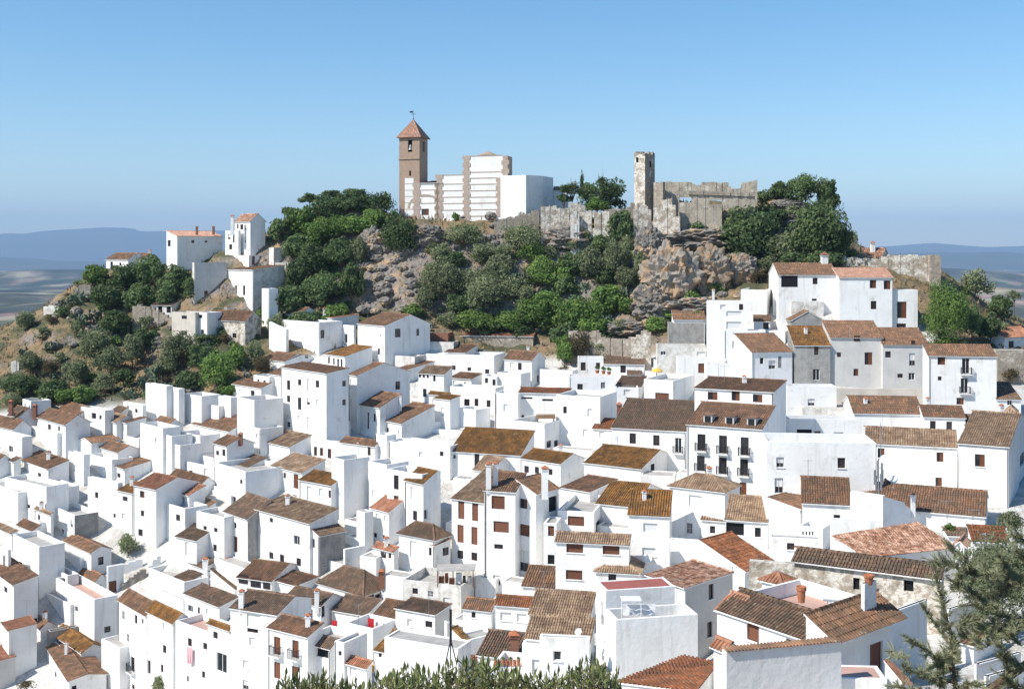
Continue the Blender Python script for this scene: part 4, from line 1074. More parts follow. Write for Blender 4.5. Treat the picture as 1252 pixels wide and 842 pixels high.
# --- foreground east
T(690, 701)
REDH = H('white house with a red painted flat roof and a white washing line terrace', 232,302,806, 124,900, 'f', a=78, deck='red', pd=.03, D=118)
H('white house with a large blank pale grey terrace wall, biggest blank wall by the hedge', 296,375,973, 337,900, 'f', a=78, pd=1.15, D=111)
H('house with pale patchy tan roof and a grey side with two slit windows', 600,880,1224, 102,680, 's',0, 55, '1070 130 36 110;1060 405 36 110', t='p', mr='b', D=127, foot=16)  # grey render on the right face paints its deeper shade
FR('house with broken crimson roof in front of the blank grey terrace wall', ((380,790,94),(870,600,104),(1120,655,101),(960,860,90)), t='c')
T(840, 560)
H('white house with large crimson brown roof sloping towards the stone house', 100,420,638, 818,930, 't',598, 48, t='c', D=138, foot=12)
H('white house with hipped roof of pale ribbed tiles under the balcony house', -128,275,384, 243,640, 'h',140, 32, '62 312 96 80 p;18 510 44 80 B', t='t')
H('small white wing with a pent roof of pale tiles and one small window', 105,275,282, 455,640, 's',415, 18, '186 520 38 54', t='t', dep=1.2)
H('white house with ribbed tan roof above a dark wooden gate', 280,590,597, 462,660, 's',285, 17, '516 540 44 70;345 515 140 90 o', t='t')
H('white house with brown roof, lilac side and a curved balcony', 597,822,987, 368,660, 't',286, 47, '878 435 28 70;950 430 24 110 d')
H('house with long dark brown roof behind the curved balcony', 840,1190,1202, 338,600, 's',148, 14)
H('white house with a low arched window under a grey ledge', 600,980,987, 592,760, 'f', a=12, dep=1.5, wins='755 642 54 50', pd=.1)
H('curved white balcony terrace with balustrade openings', 815,990,1047, 512,700, 'f', a=34, pd=.9, wins='845 552 12 40 o;870 552 12 40 o;893 552 12 40 o;915 552 12 40 o', name='terrace', cat='terrace')
T(960, 560)
FIRE = H('tall white firewall next to the phone mast', 475,712,716, 274,600, 'f', a=40, pd=.03, dep=.5, name='firewall', cat='wall', foot=8)
H('white lower wall house in front of the firewall house', 330,700,708, 470,740, 'f', a=14, pd=.1, dep=1.0)
H('little white gable with round ornament behind the phone mast', 715,935,952, 352,440, 't',232, 20)
FR('house with patchy pink and orange clay roof above the old stone wall', ((345,566,124),(965,470,128),(1246,655,124),(600,728,119)), t='p', m='w')
T(932, 622, 3.828)
H('old stone house with an arched window and a ragged tile edge', 145,835,842, 322,480, 's',262, 28, '685 360 46 52 o;440 350 30 56 o', m='k', t='d', D=108, dep=1.6, oh=.3)
H('low wall of bare stone beside the old stone house', -60,150,158, 258,420, 'f', a=15, m='k', D=110, pd=.1, dep=.6, name='stone_wall', cat='wall')
T(860, 701)
H('white foreground house with two brown blinds under a long dark tile roof', 110,775,790, 480,880, 's',None, 54, '360 430 90 130 k;650 525 100 80 k', t='d', D=90, dep=2.2, pitch=.38)
H('white roof terrace with terracotta floor and clay pot', 330,850,862, 292,560, 'f', a=54, deck='pink', pd=.9, D=94, dep=5)
H('white foreground house with a tall brown door and lilac side wall', 748,884,1385, 424,790, 't',288, 50, '1260 633 92 262 c', t='b', D=84, oh=.85)
H('lilac side wing of the foreground house running behind the pine', 870,886,1630, 455,790, 'f', a=50, pd=.1, D=87)
H('pink painted step terrace under the brown door', 985,1335,1337, 770,880, 'f', a=4, deck='pink', pd=.02, D=80.5, dep=2, name='terrace', cat='terrace')
FW = H('pale grey-white foreground wall house with a tile coping, at the foot of the picture', 136,168,1006, 572,920, 'f', a=76, pd=.05, D=78)
H('small lean-to with red-brown tiles at the end of the foreground wall', 75,176,236, 548,720, 'l',404, 58, t='n', D=82)
H('strip of orange clay roof climbing to the white roof terrace', 100,222,336, 292,460, 's',130, 55, t='n', D=97)
H('low roof with an orange tile hip beside the stone wall', 430,570,655, 68,200, 'h',10, 45, t='n', D=106)
H('white chimney house block with a broken clay pot top', 1150,1175,1262, 76,220, 'f', a=50, D=88, pd=.1, name='chimney_stack', cat='chimney')
# --- upper east
T(940, 300)
H('white house with porch and brick topped chimney on the upper east ridge', 70,500,506, 214,500, 'l',130, 5, '338 260 36 46;332 396 36 16;150 255 120 96 o', ch=((405,68,140,44,'r',.5),))
H('large white house with pale pink roof and red framed windows', 512,905,910, 232,620, 's',166, 3, '760 282 48 60 n;863 288 50 64 n;764 435 42 60', t='a')
H('white flat annex with a tall glass door beside the big tree', 898,1085,1090, 324,640, 'f', a=3, wins='970 470 70 120 n;966 586 70 34', pd=.2)
H('old white yard wall house below the porch', 30,168,237, 318,480, 'f', a=18, m='w', pd=.2)
H('crumbling white wall house below the upper porch house', 165,400,418, 410,520, 'f', a=10, m='o', pd=.2)
H('small stone gable behind the dark grey house', 165,405,412, 548,660, 'r',480, 5, m='g')
T(960, 400)
H('pale grey unpainted house with brown roof and three dark windows', 330,712,718, 76,445, 's',-45, 5, '522 80 46 40;393 200 30 34;607 228 56 90 n;516 328 36 52 n', m='b', t='b')
H('pale grey house with brown roof, white framed windows and a hanging bay', 712,1050,1060, 128,455, 's',6, 5, '932 112 30 34;750 198 42 46;926 235 44 90 q;838 353 40 30;922 358 46 52 g', m='b', t='b')
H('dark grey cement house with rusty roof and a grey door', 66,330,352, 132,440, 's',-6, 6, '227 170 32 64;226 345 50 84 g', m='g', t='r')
T(790, 330)
H('white house with stacked balconies and a chimney on its flat roof', 440,740,762, 228,660, 'f', a=12, wins='560 270 40 34 p;692 270 30 44;640 405 110 56 p;640 320 110 40 p', pd=.25, ch=((490,140,215,16,'w',.6),))
H('white front wing with two white shuttered windows below the stacked balconies', 568,870,882, 442,680, 'f', a=10, wins='648 545 40 50 p;800 568 66 46 p', pd=.2)
H('white blank wall house beside the flat roofed balconies', 690,878,937, 144,420, 'f', a=18, pd=.2)
H('small white house with brown pent roof and one dark window in a courtyard', 785,905,922, 374,480, 's',332, 12, '873 408 40 50')
H('white house with slanting brown roof edge next to the dark grey house', 770,1065,1078, 594,860, 's',462, -10, '918 690 50 60 q')
H('white wall house with satellite dishes on its ledge', 440,775,782, 694,860, 'f', a=4, pd=.3)
H('low white house with a dark brown roof under the overhanging cliff', 200,435,442, 362,500, 's',240, 4)
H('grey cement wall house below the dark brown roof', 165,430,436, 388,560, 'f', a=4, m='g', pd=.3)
H('crumbling white house with a pale sunny roof terrace', 80,435,442, 548,700, 'f', a=4, m='o', wins='400 615 60 40 p', pd=.2)
H('tiny white shed with a small brown window', 60,230,236, 660,720, 'f', a=4, wins='200 686 34 30', pd=.1)
H('pale bluish wall house with a lattice hatch above the parasol terrace', 230,440,446, 640,830, 'f', a=4, wins='408 716 56 70 k', pd=.2)
# --- the balcony house
T(830, 440)
BALC = H('white house with nine dark balcony doors in three rows under a mottled roof', 58,605,700, 502,1110, 's',336, 27,
  '165 600 58 120 b;322 615 58 130 b;480 628 58 130 b;160 752 56 110 b;320 770 58 120 b;475 782 58 120 b;468 942 50 100 d', t='b')
H('attic storey with three windows and a small white pediment above the mottled roof', 115,690,782, 234,900, 's',150, 27, '246 262 72 58 n;414 262 60 70 n;574 280 70 58 n', t='b')
H('white wall house with one pale window behind the attic storey', 785,1150,1158, 194,450, 'f', a=4, wins='965 308 50 50 q', pd=.2)
H('low crumbling white parapet wall above the pergola', 900,1240,1252, 350,470, 'f', a=4, m='o', pd=.1, name='parapet_wall', cat='wall')
H('white house with a shaded porch and roller blind behind a long parapet', 800,1302,1310, 434,660, 'f', a=4, wins='915 545 110 80 o;1165 555 70 60 p;1010 550 46 64 d', pd=.2)
H('long white house with a continuous parapet terrace beside the balcony house', 640,1440,1452, 606,1190, 'f', a=6, wins='738 745 55 74 q;1185 750 56 76;730 915 62 110 q', pd=.9, dep=6)
T(960, 400)
H('house with mottled brown roof under the pale grey houses', 500,1010,1052, 632,780, 'l',508, 8)
H('open shed with a pale thatched looking roof and grey awning', 535,795,802, 628,780, 's',532, 4, '668 655 220 50 o', t='t')
T(1042, 400)
H('white house with two dark doors and a brown roof below the four-window house', 520,825,857, 658,810, 'l',576, 12, '588 720 42 76;707 724 42 74')
H('low dark roof with a white ramp beside the little pavilion chimney', 830,1000,1052, 740,820, 's',640, 12, t='d')
H('white pavilion-like chimney with a tiny tiled hip', 1125,1195,1217, 624,800, 'h',578, 24, t='t', D=196, name='chimney_stack', cat='chimney')
H('white house with two brown balcony doors stacked above each other', 555,1052,1060, 211,680, 's',128, 9, '650 245 56 56 n;638 373 28 30;828 282 56 116 v;818 425 54 110 v;787 538 54 50 n')
H('small white house with dark roof at the eastern edge, light blue window', 1050,1230,1242, 524,680, 's',402, 6, '1148 548 36 40 g', t='d')
H('white house with salmon roof beyond the stone retaining wall', 990,1112,1345, 74,170, 't',4, 60, '1160 125 40 50', t='n', D=262)
H('rough stone retaining wall below the salmon roofed house', 1060,1300,1310, 170,420, 'f', a=5, m='s', pd=.1, name='retaining_wall', cat='wall')
T(1042, 510)
H('long white house with tan ribbed roof and red framed windows, west part', 95,762,768, 218,500, 'l',98, 19, '210 260 50 70 n;640 290 50 70 n;630 470 48 64 n', t='t')
H('tall white house with tan ribbed roof and a broad shaded side at the picture edge', 775,1140,1300, 214,660, 'l',96, 30, '930 315 72 90 n;1240 300 34 80;1235 495 40 80;1230 685 40 80', t='t')
H('white house under a very long dark brown roof below the phone mast', -40,968,1062, 720,850, 'l',540, 24, ch=((442,560,660,28,'w',.2),))
# --- houses on the western shoulder of the hill
T(120, 230, 3.828)
H('white house with dark roof alone on the western crest', 38,140,232, 332,410, 'l',304, 42, '63 362 12 36;104 356 10 16')
H('smaller roof wing of the lone crest house', 150,205,287, 338,395, 'l',306, 42)
H('tall white house with pinkish roof, two brick chimneys and a grey-blue side', 320,370,582, 224,420, 't',200, 55, '332 258 14 30 o;443 250 14 14;505 250 12 10', t='a', ch=((462,180,198,9,'b',.35),(540,180,198,9,'b',.8)))
H('small brown roofed lean-to against the grey-blue side', 440,470,552, 292,340, 's',264, 52)
H('old grey stained house with a dark door below the western crest', 440,450,602, 348,550, 'f', a=58, m='o', mr='b', wins='505 505 16 50 d', pd=.3)
H('white tower house with pale tiled roof where the path climbs to the crest', 640,712,782, 152,340, 'l',120, 47, '672 182 14 26', t='p', ch=((628,130,200,14,'w',.1),))
H('white stepped block beside the tower house', 595,656,668, 198,330, 'f', a=42, pd=.2, wins='620 275 14 24')
H('white house with brown eave and peeling side below the tower house', 600,725,872, 382,580, 's',362, 47, '645 480 10 50;683 478 10 46', mr='o')
H('low white house with two doors under the tower house', 604,705,802, 314,380, 'f', a=47, wins='727 338 14 40;762 338 14 40', pd=.2)
H('ruined white wall with a brown upper part among the trees', 800,822,872, 278,380, 'f', a=50, m='o', pd=.1, name='ruined_wall', cat='wall')
H('broken white garden wall among the trees', 820,940,946, 348,384, 'f', a=10, m='o', pd=.1, name='ruined_wall', cat='wall')
H('cream coloured old house end with two small windows on the cliff edge', 345,455,462, 582,735, 'f', a=32, m='y', pd=.2, wins='403 604 24 16;402 678 28 22')
H('white strip of old house between cream and crumbling walls', 455,515,520, 582,738, 'f', a=30, pd=.2, wins='478 600 18 16;488 672 14 20')
H('crumbling plaster house with brown roof on the cliff edge', 515,690,762, 620,755, 'l',562, 34, '544 627 16 20 o;552 684 10 18 g;584 684 10 18 g;638 690 18 22', m='k')
H('white buttress house below the peeling side wall', 766,800,842, 470,680, 'f', a=50, pd=.1)
H('tiny ruined house with a sagging roof and two openings', 250,345,352, 548,610, 's',512, 20, '290 570 20 40 o;330 568 20 30 o', m='o', t='d')
T(932, 280, 3.828)
H('house with pale tiles and a white chimney behind the eastern stone wall', 420,560,592, 130,175, 'l',90, 30, m='o', t='p', D=298, ch=((517,64,100,18,'w',.5),))
# --- what shows behind the pine
T(1042, 630)
H('low house with crimson-brown roof behind the dark tree', 880,1140,1150, 192,300, 's',85, 12, t='c', D=122)
H('dark sheet lean-to beside the little green shrub', 700,905,910, 152,240, 's',108, 10, t='d', D=126)
H('white arched chimney house at the end of the patchy clay roof', 752,815,845, 215,330, 'r',186, 30, D=119, t='p', wins='828 262 14 70 o', name='chimney_stack', cat='chimney')
T(1042, 701)
H('white house with brown roof half hidden by the pine', 795,885,1080, 518,760, 'l',440, 50, D=98, foot=10)
H('bluish white wall house behind the pine', 690,705,900, 258,520, 'f', a=55, pd=.1, D=103, foot=10)
H('white terrace wall with a broad red coping under the pine', 890,905,1230, 658,820, 'f', a=60, pd=.02, deck='red', D=92, foot=8, name='terrace', cat='terrace')
H('lowest white wall in the picture corner under the pine', 960,975,1330, 748,900, 'f', a=60, pd=.1, D=87, foot=8, name='terrace', cat='terrace')
H('white wall house closing the view behind the dark tree', 850,1300,1310, 300,480, 'f', a=12, pd=.1, D=112, foot=10, dep=3)
FR('sloping white stair parapet with a red top below the tall brown door', ((238,640,84.5),(272,640,86),(425,802,81),(375,806,79)), t='n', name='stair_parapet', cat='parapet', group=None, foot=3)
# --- low yard walls that close the gaps of the town
for x0, x1, x2, ye, yb in ((470,560,0,793,850),(660,700,0,453,476),(124,146,151,792,850),(46,86,0,739,770),(-10,22,0,602,644),(466,503,0,707,740),(38,70,76,529,560),(262,298,0,695,718),
      (676,724,0,551,564),(440,460,0,682,708),(554,575,0,586,606),(520,570,0,527,536),(940,960,0,405,422),(80,98,0,682,702),(724,747,0,824,845),(730,768,0,646,653),(518,543,0,433,446),(254,282,0,605,618),(581,606,0,708,732),
      (194,224,0,734,753),(614,639,0,713,729),(1126,1155,0,408,419),(422,436,0,658,672),(1154,1170,0,560,597),(255,284,0,600,616),(395,418,0,690,706),(380,398,0,437,446),(110,127,0,574,584),(553,569,0,759,770),(788,802,0,454,461),(828,840,0,578,588),(545,556,0,640,652),(428,448,0,527,533)):
    H('low white yard wall filling a gap between the packed houses', x0, x1, x2 or x1, ye, yb, 'f', raw=True, a=45 if x1 < 450 else 25, pd=.1, dep=2.5, name='yard_wall', cat='wall', group='low yard walls between the houses')
H('house with low tan roof squeezed under the four-storey house', 325,354,381, 546,568, 's',532, 46, raw=True, t='t')
H('cream wall strip under the pale grey unpainted houses', 1020,1132,1132, 476,494, 'f', a=5, raw=True, m='y', pd=.1, dep=1, name='yard_wall', cat='wall')
# ------------------------------------------------------------------ church and ruins on the crest
def absorb(main, sub, names=None):
    d = sub.location - main.location
    for ch in list(sub.children):
        ch.location = ch.location + d; ch.parent = main
        if names and ch.name.split('.')[0] in names: ch.name = names[ch.name.split('.')[0]]
    bpy.data.objects.remove(sub)
def face_fn(h):
    ca, sa = -h['U'].x, h['U'].y
    def left(px, py):
        k = (PX(px) - CX) / F
        q = (h['P1'].x - k * h['D']) / (ca + k * sa); Y = h['D'] + q * sa
        return q, -(PY(py) - HY) / F * Y - h['zb']
    return left
def strip(h, x0, x1, y0, y1, proud, name, m, root=None, teeth=0):
    L = face_fn(h)
    q0 = L(x1, (y0 + y1) / 2)[0]; q1 = L(x0, (y0 + y1) / 2)[0]
    z1 = L((x0 + x1) / 2, y0)[1]; z0 = L((x0 + x1) / 2, y1)[1]
    mb = MB()
    if teeth:
        n = max(2, int((z1 - z0) / 0.75)); hgt = (z1 - z0) / n
        for i in range(n):
            e = teeth * (i % 2)
            mb.box(q0 - e, q1 + e, -proud, 0.05, z0 + i * hgt, z0 + (i + 1) * hgt - 0.004, h['W3'])
    else:
        mb.box(q0, q1, -proud, 0.05, z0, z1, h['W3'])
    return part(name, mb.build(name, m), root or h['root'])

def church():
    T(400, 120, 3.828)
    DT = 318
    kw = dict(D=DT, foot=6, name='church_part', cat=None, group=None)
    n0 = {'wall': 'nave_wall', 'terrace_floor': 'roof_slab'}
    hc = H(None, 640,845,866, 270,580, 'f', a=16, m='w', mr='tower', pd=.05, **kw)
    root = hc['root']; root.name = 'church'; root['label'] = 'white church with brick bell tower and striped masonry walls on the hilltop'; root['category'] = 'church'
    if 'group' in root: del root['group']
    for (a, b, c, d) in ((640, 664, 270, 580), (822, 846, 270, 372), (796, 822, 372, 555)): strip(hc, a, b, c, d, 0.10, 'quoin', M['tower_rib'], teeth=0.28)
    for y in (270, 346, 374, 403, 433, 463, 491, 522, 552): strip(hc, 665, 821 if y < 374 else 795, y - 2.2, y + 2.2, 0.05, 'string_course', M['tower_rib'])
    mb = MB()
    for i in range(6):
        a0, a1 = math.pi * i / 3, math.pi * (i + 1) / 3
        c = at(PX(752), PY(270), (DT + 8) * SC_D) - hc['rl']
        mb.poly([c + Vector((2.4 * math.cos(a0), 2.4 * math.sin(a0), 0)), c + Vector((2.4 * math.cos(a1), 2.4 * math.sin(a1), 0)), c + Vector((0, 0, 0.95))])
    part('lantern_roof', mb.build('lantern_roof', M['tower']), root)
    h3 = H(None, 536,640,641, 358,575, 'f', a=16, pd=.05, join=hc, dep=9, **kw)
    for (a, b, c, d) in ((513, 537, 358, 575),): strip(h3, a, b, c, d, 0.10, 'quoin', M['tower_rib'], root=h3['root'], teeth=0.28)
    for y in (360, 402, 433, 463, 493, 524): strip(h3, 538, 640, y - 2, y + 2, 0.05, 'string_course', M['tower_rib'], root=h3['root'])
    absorb(root, h3['root'], n0)
    h2 = H(None, 432,536,537, 396,578, 's',388, 16, '459 533 34 30 n', t='n', join=hc, dep=8, **kw)
    for (a, b) in ((406, 432), (508, 520)): strip(h2, a, b, 396, 578, 0.10, 'quoin', M['tower_rib'], root=h2['root'], teeth=0.28)
    for y in (430, 460, 492): strip(h2, 433, 507, y - 2, y + 2, 0.05, 'string_course', M['tower_rib'], root=h2['root'])
    L = face_fn(h2); mb = MB()
    for i in range(10):
        a0, a1 = math.pi * i / 10, math.pi * (i + 1) / 10
        q, z = L(459, 515); r0, r1 = 3.4, 3.95
        p = [(q + r * math.cos(w), z + r * math.sin(w) * 0.75) for r, w in ((r0, a0), (r1, a0), (r1, a1), (r0, a1))]
        mb.hexa([h2['W3'](u, -0.07, v) for u, v in p] + [h2['W3'](u, 0.03, v) for u, v in p])
    part('blind_arch', mb.build('blind_arch', M['tower_rib']), h2['root'])
    absorb(root, h2['root'], n0)
    h1 = H(None, 337,432,470, 186,560, 'f', a=16, join=hc, m='tower', wins='388 224 20 56 o;388 352 9 24 o;452 228 10 50 o;', pd=.02, rd=.5, **kw)
    tr = h1['root']
    strip(h1, 333, 432, 282, 287, 0.16, 'cornice', M['tower'], root=tr)
    strip(h1, 333, 434, 182, 188, 0.3, 'cornice', M['tower'], root=tr)
    for y in (372, 401, 431, 460, 490, 520): strip(h1, 364, 404, y - 1.5, y + 1.5, 0.08, 'string_course', M['tower_rib'], root=tr)
    strip(h1, 364, 405, 372, 552, 0.05, 'plaster_panel', M['w'], root=tr)
    # belfry arch heads, bell, pyramid roof, weather vane
    L = face_fn(h1); W3 = h1['W3']; mb = MB(); H0, Ll, Lr = h1['H0'], h1['Ll'], h1['Lr']
    q, z = L(388, 197)
    for i in range(8):
        a0, a1 = math.pi * i / 8, math.pi * (i + 1) / 8
        pr = [(q + r * math.cos(w), z + r * math.sin(w)) for r, w in ((0.85, a0), (1.15, a0), (1.15, a1), (0.85, a1))]
        mb.hexa([W3(u, -0.06, v) for u, v in pr] + [W3(u, 0.03, v) for u, v in pr])
    part('arch_surround', mb.build('arch_surround', M['tower_rib']), tr)
    mb = MB(); c = W3(q, 0.35, z - 2.0)
    mb.lathe(c, [(0.02, 1.1), (0.2, 1.05), (0.3, 0.7), (0.36, 0.3), (0.5, 0.0), (0.02, 0.02)], 10)
    part('bell', mb.build('bell', M['steel']), tr)
    e = 0.45; ap = W3(Ll / 2, Lr / 2, H0 + 4.1)
    cs = [W3(-e, -e, H0 + .12), W3(Ll + e, -e, H0 + .12), W3(Ll + e, Lr + e, H0 + .12), W3(-e, Lr + e, H0 + .12)]
    mb = MB(); TV, ti = [], []
    for i in range(4):
        mb.poly([cs[i], cs[(i + 1) % 4], ap]); tile_geo([cs[i], cs[(i + 1) % 4], ap], 0.3, 0.7, TV, ti); ridge_geo(cs[i], ap, TV, ti)
    mb.poly(cs[::-1])
    ro = part('tower_roof', mb.build('tower_roof', TM['a']), tr)
    part('roof_tiles', quads('roof_tiles', TV, 4, TM['a'], ti), ro, 'stuff')
    mb = MB(); mb.tube(ap, ap + Vector((0, 0, 1.9)), 0.05, 0.03); mb.tube(ap + Vector((-0.5, 0, 1.2)), ap + Vector((0.5, 0, 1.2)), 0.04)
    mb.box(ap.x - 0.75, ap.x - 0.1, ap.y - .02, ap.y + .02, ap.z + 1.5, ap.z + 1.85); mb.lathe(ap + Vector((0, 0, .1)), [(0.01, 0), (.16, .12), (.01, .25)], 8)
    part('weather_vane', mb.build('weather_vane', M['iron']), tr)
    absorb(root, tr, {'wall': 'tower_wall', 'terrace_floor': 'roof_slab'})
    # polygonal apse with three plain white faces
    c = [(812, DT), (930, DT - 3), (1010, DT + 1), (1058, DT + 8), (1030, DT + 22), (830, DT + 22)]
    pts = [at(PX(x), PY(360), d * SC_D) for x, d in c]
    zt = pts[1].z; mb = MB(); rl = root.location
    for i in range(6):
        a, b = pts[i] - rl, pts[(i + 1) % 6] - rl
        a.z = b.z = zt - rl.z
        mb.poly([Vector((a.x, a.y, -6)), Vector((b.x, b.y, -6)), b, a])
    mb.poly([Vector((p.x - rl.x, p.y - rl.y, zt - rl.z)) for p in pts])
    part('apse_wall', mb.build('apse_wall', M['w']), root)
    H('white roofless gable shed behind the church apse', 1058,1124,1126, 430,520, 's',415, 8, D=326, t='t')
church()

def ragged(label, top, ybot, D0, D1, m='s', thick=0.7, holes=(), name='ruined_wall', jag=0.35, step=0.8, holeback=False, seed=1, cat='ruin', group=None, buried=True):
    """broken masonry wall: its top line follows the given points, stones missing here and there"""
    rr = random.Random(seed)
    xs = [PX(x) for x, _ in top]; ys = [PY(y) for _, y in top]
    x0, x1 = xs[0], xs[-1]
    dep = lambda x: (D0 + (D1 - D0) * (x - x0) / (x1 - x0)) * SC_D
    n = max(3, int((x1 - x0) / F * D0 * SC_D / step))
    cols = sorted(set(list(np.linspace(x0, x1, n + 1)) + xs + [v for h in holes for v in (PX(h[0]), PX(h[1]))]))
    if callable(ybot): yb_ = ybot
    else: yb_ = lambda x: ybot
    base = at(x0, PY(yb_(0)), dep(x0))
    mb = MB()
    for i in range(len(cols) - 1):
        a, b = cols[i], cols[i + 1]
        if b - a < 0.05: continue
        mid = (a + b) / 2
        yt = float(np.interp(mid, xs, ys)); Dm = dep(mid)
        z1 = -(yt - HY) / F * Dm + rr.uniform(-jag, jag * 0.4)
        yb = PY(yb_((mid - _o[0]) * _o[2])); z0 = -(yb - HY) / F * Dm - 0.6
        gg = float(gz((mid - CX) / F * Dm, Dm)) - 1.2
        if buried and z0 - gg < 9 or gg > z0: z0 = min(gg, z0)
        zs = (z1, z1)
        if jag < 0.03: zs = tuple(-(float(np.interp(v_, xs, ys)) - HY) / F * dep(v_) for v_ in (a, b))
        A, B = at(a, HY, dep(a)), at(b, HY, dep(b))
        nrm = Vector((-(B.y - A.y), B.x - A.x, 0)).normalized() * (thick + rr.uniform(-.1, .1))
        off = nrm.normalized() * (rr.uniform(-0.07, 0.07) if jag > .03 else 0)
        if jag < .03: nrm = nrm.normalized() * thick
        segs = [(z0, z1)]
        for h in holes:
            if PX(h[0]) - .01 <= a and b <= PX(h[1]) + .01:
                hz0, hz1 = -(PY(h[3]) - HY) / F * Dm, -(PY(h[2]) - HY) / F * Dm
                segs = [(z0, hz0), (hz1, z1)]
        for s0, s1 in segs:
            if s1 - s0 < 0.05: continue
            p = []
            for t_, z in ((0, s0), (1, s1)):
                for q, e_ in ((A + off, 0), (B + off, 1), (B + nrm, 1), (A + nrm, 0)): p.append((q.x - base.x, q.y - base.y, (zs[e_] if t_ and s1 == z1 else z) - base.z))
            mb.hexa(p)
    o = bpy.data.objects.new(name, mb.build(name, M[m])); o.location = base
    return put(o, label, cat, group)

def castle():
    T(740, 180, 3.828)
    h = H('broken square tower of the castle ruin, standing above the cliff', 136,186,232, 34,310, 'x', a=42, m='k', mr='s', D=309, name='castle_tower', cat='ruined tower', wins='150 60 12 24 o;212 80 10 30 o')
    mb = MB(); rr = random.Random(4)
    for i in range(10):
        for s in range(4):
            L = h['Ll'] if s in (0, 2) else h['Lr']
            u0, u1 = L * i / 10, L * (i + 1) / 10; z = h['H0']; t = z + rr.uniform(0.05, 0.75)
            f = [lambda u, d: (u, d), lambda u, d: (d, u), lambda u, d: (u, h['Lr'] - d), lambda u, d: (h['Ll'] - d, u)][s]
            pts = [f(u0, 0.01), f(u1, 0.01), f(u1, .6), f(u0, .6)]
            mb.hexa([h['W3'](*p, z - .3) for p in pts] + [h['W3'](*p, t) for p in pts])
    part('broken_top', mb.build('broken_top', M['s']), h['root'])
    ragged('long castle wall with two openings and gapped parapet', [(232,172),(268,160),(330,161),(400,163),(416,172),(446,181),(452,164),(520,163),(576,166),(590,194),(632,195),(640,165),(700,156),(712,150)], 285, 309, 305, 'castle', holes=((348,404,234,258),(488,546,246,268)), jag=0.12, seed=3)
    ragged('row of brown tiles along the castle ledge', [(390,203),(702,212)], lambda x: 207 + (x - 390) * .029, 303.6, 301.6, 's', thick=.9, jag=.12, seed=41, buried=False, step=.4, name='ledge_tiles', cat='tile ledge')
    T(740, 180, 3.828)
    ragged('low tiled ledge wall along the foot of the castle parapet', [(392,205),(700,214)], 272, 304, 302, 'castle', thick=.4, holes=((348,404,232,258),(488,546,246,268)), jag=0.06, seed=5)
    ragged('dark returning wall between the castle tower and the parapet', [(226,166),(270,160)], 285, 308, 306, 's', jag=.2, seed=6)
    ragged('patch of pale plastered wall slanting below the castle', [(225,290),(250,262),(290,232),(312,236),(330,290),(350,360)], lambda x: 300 if x < 240 else 330 + (x - 240), 303, 301, 'k', jag=.4, seed=7)
    ragged('sliver of white plaster wall clinging below the castle tower', [(132,300),(150,262),(200,268),(215,300)], lambda x: 400 if x < 172 else 330, 304, 304, 'k', jag=.5, seed=8)
    ragged('grey low wall west of the castle tower', [(-5,292),(100,288),(138,250)], 330, 309, 308, 's', jag=.2, seed=9)
    T(620, 160, 3.828)
    ragged('pale roofless ruin walls with stepped top between church and castle', [(158,352),(200,346),(250,362),(286,366),(292,338),(330,332),(350,350),(366,352)], 412, 309, 309, 'k', jag=.45, seed=10)
    ragged('stone ruin with a narrow slit beside the pale roofless ruin', [(338,380),(380,372),(440,375),(478,374)], 465, 306, 305, 'k', holes=((396,408,405,455),), jag=.3, seed=11)
    ragged('small white shrine-like ruin gable in front of the stone ruin', [(298,400),(318,370),(338,400)], 445, 304.5, 304.5, 'o', holes=((312,326,405,435),), jag=.1, seed=12)
    ragged('stone terrace wall running to the castle tower', [(478,366),(560,362),(602,360)], 395, 310, 308, 's', jag=.25, seed=13)
    ragged('low stone terrace wall at the foot of the church', [(-60,422),(60,392),(150,368)], 430, 312, 312, 's', jag=.3, seed=14)
    T(932, 280, 3.828)
    ragged('big stone bastion wall on the eastern edge of the hill', [(372,126),(440,135),(560,138),(590,120),(700,120),(785,122),(792,132),(834,126)], 350, 288, 283, 'k', jag=.2, thick=1.6, seed=15)
    ragged('end pier of the stone bastion wall', [(786,118),(836,122)], 350, 282, 281.5, 's', jag=.1, thick=3.5, seed=16)
    ragged('small pointed stone fragment beside the bastion', [(375,120),(400,95),(432,122)], 160, 291, 291, 's', jag=.2, seed=17)
    # bits of masonry on the western spur
    T(0, 250, 3.828)
    ragged('pale ruined wall standing alone on the western spur', [(204,478),(225,470),(262,472),(276,490)], 560, 322, 320, 'o', jag=.2, seed=18)
    ragged('short broken wall among cacti on the western spur', [(348,395),(385,368),(424,372)], 430, 322, 322, 's', jag=.3, seed=19)
    ragged('small white shed wall on the western slope', [(50,742),(60,733),(88,735)], 785, 300, 300, 'o', jag=.05, seed=20)
    T(120, 230, 3.828)
    ragged('rubble terrace wall under the tiny ruined house', [(160,545),(200,540),(250,560),(345,600)], lambda x: 640, 309, 306, 's', jag=.5, seed=21)
    ragged('brown rubble wall foot under the crumbling plaster house', [(515,748),(600,742),(690,745)], 790, 296.5, 295, 's', jag=.4, seed=22)
    ragged('leaning white wall linking the buttress to the terrace house', [(800,625),(830,640),(880,660)], 690, 290, 287, 'w', jag=.02, seed=23)
    T(680, 400)
    ragged('ruined stone hut wall with a plastered patch above the long dark roof', [(90,30),(180,28),(310,26),(330,70),(400,90),(480,80),(560,70)], 180, 278, 272, 's', jag=.3, seed=24)
    ragged('leaning broken wall stump with a white face', [(545,75),(580,62),(630,15),(660,20),(690,60)], 190, 271, 270, 'k', jag=.3, seed=25)
    T(0, 590)
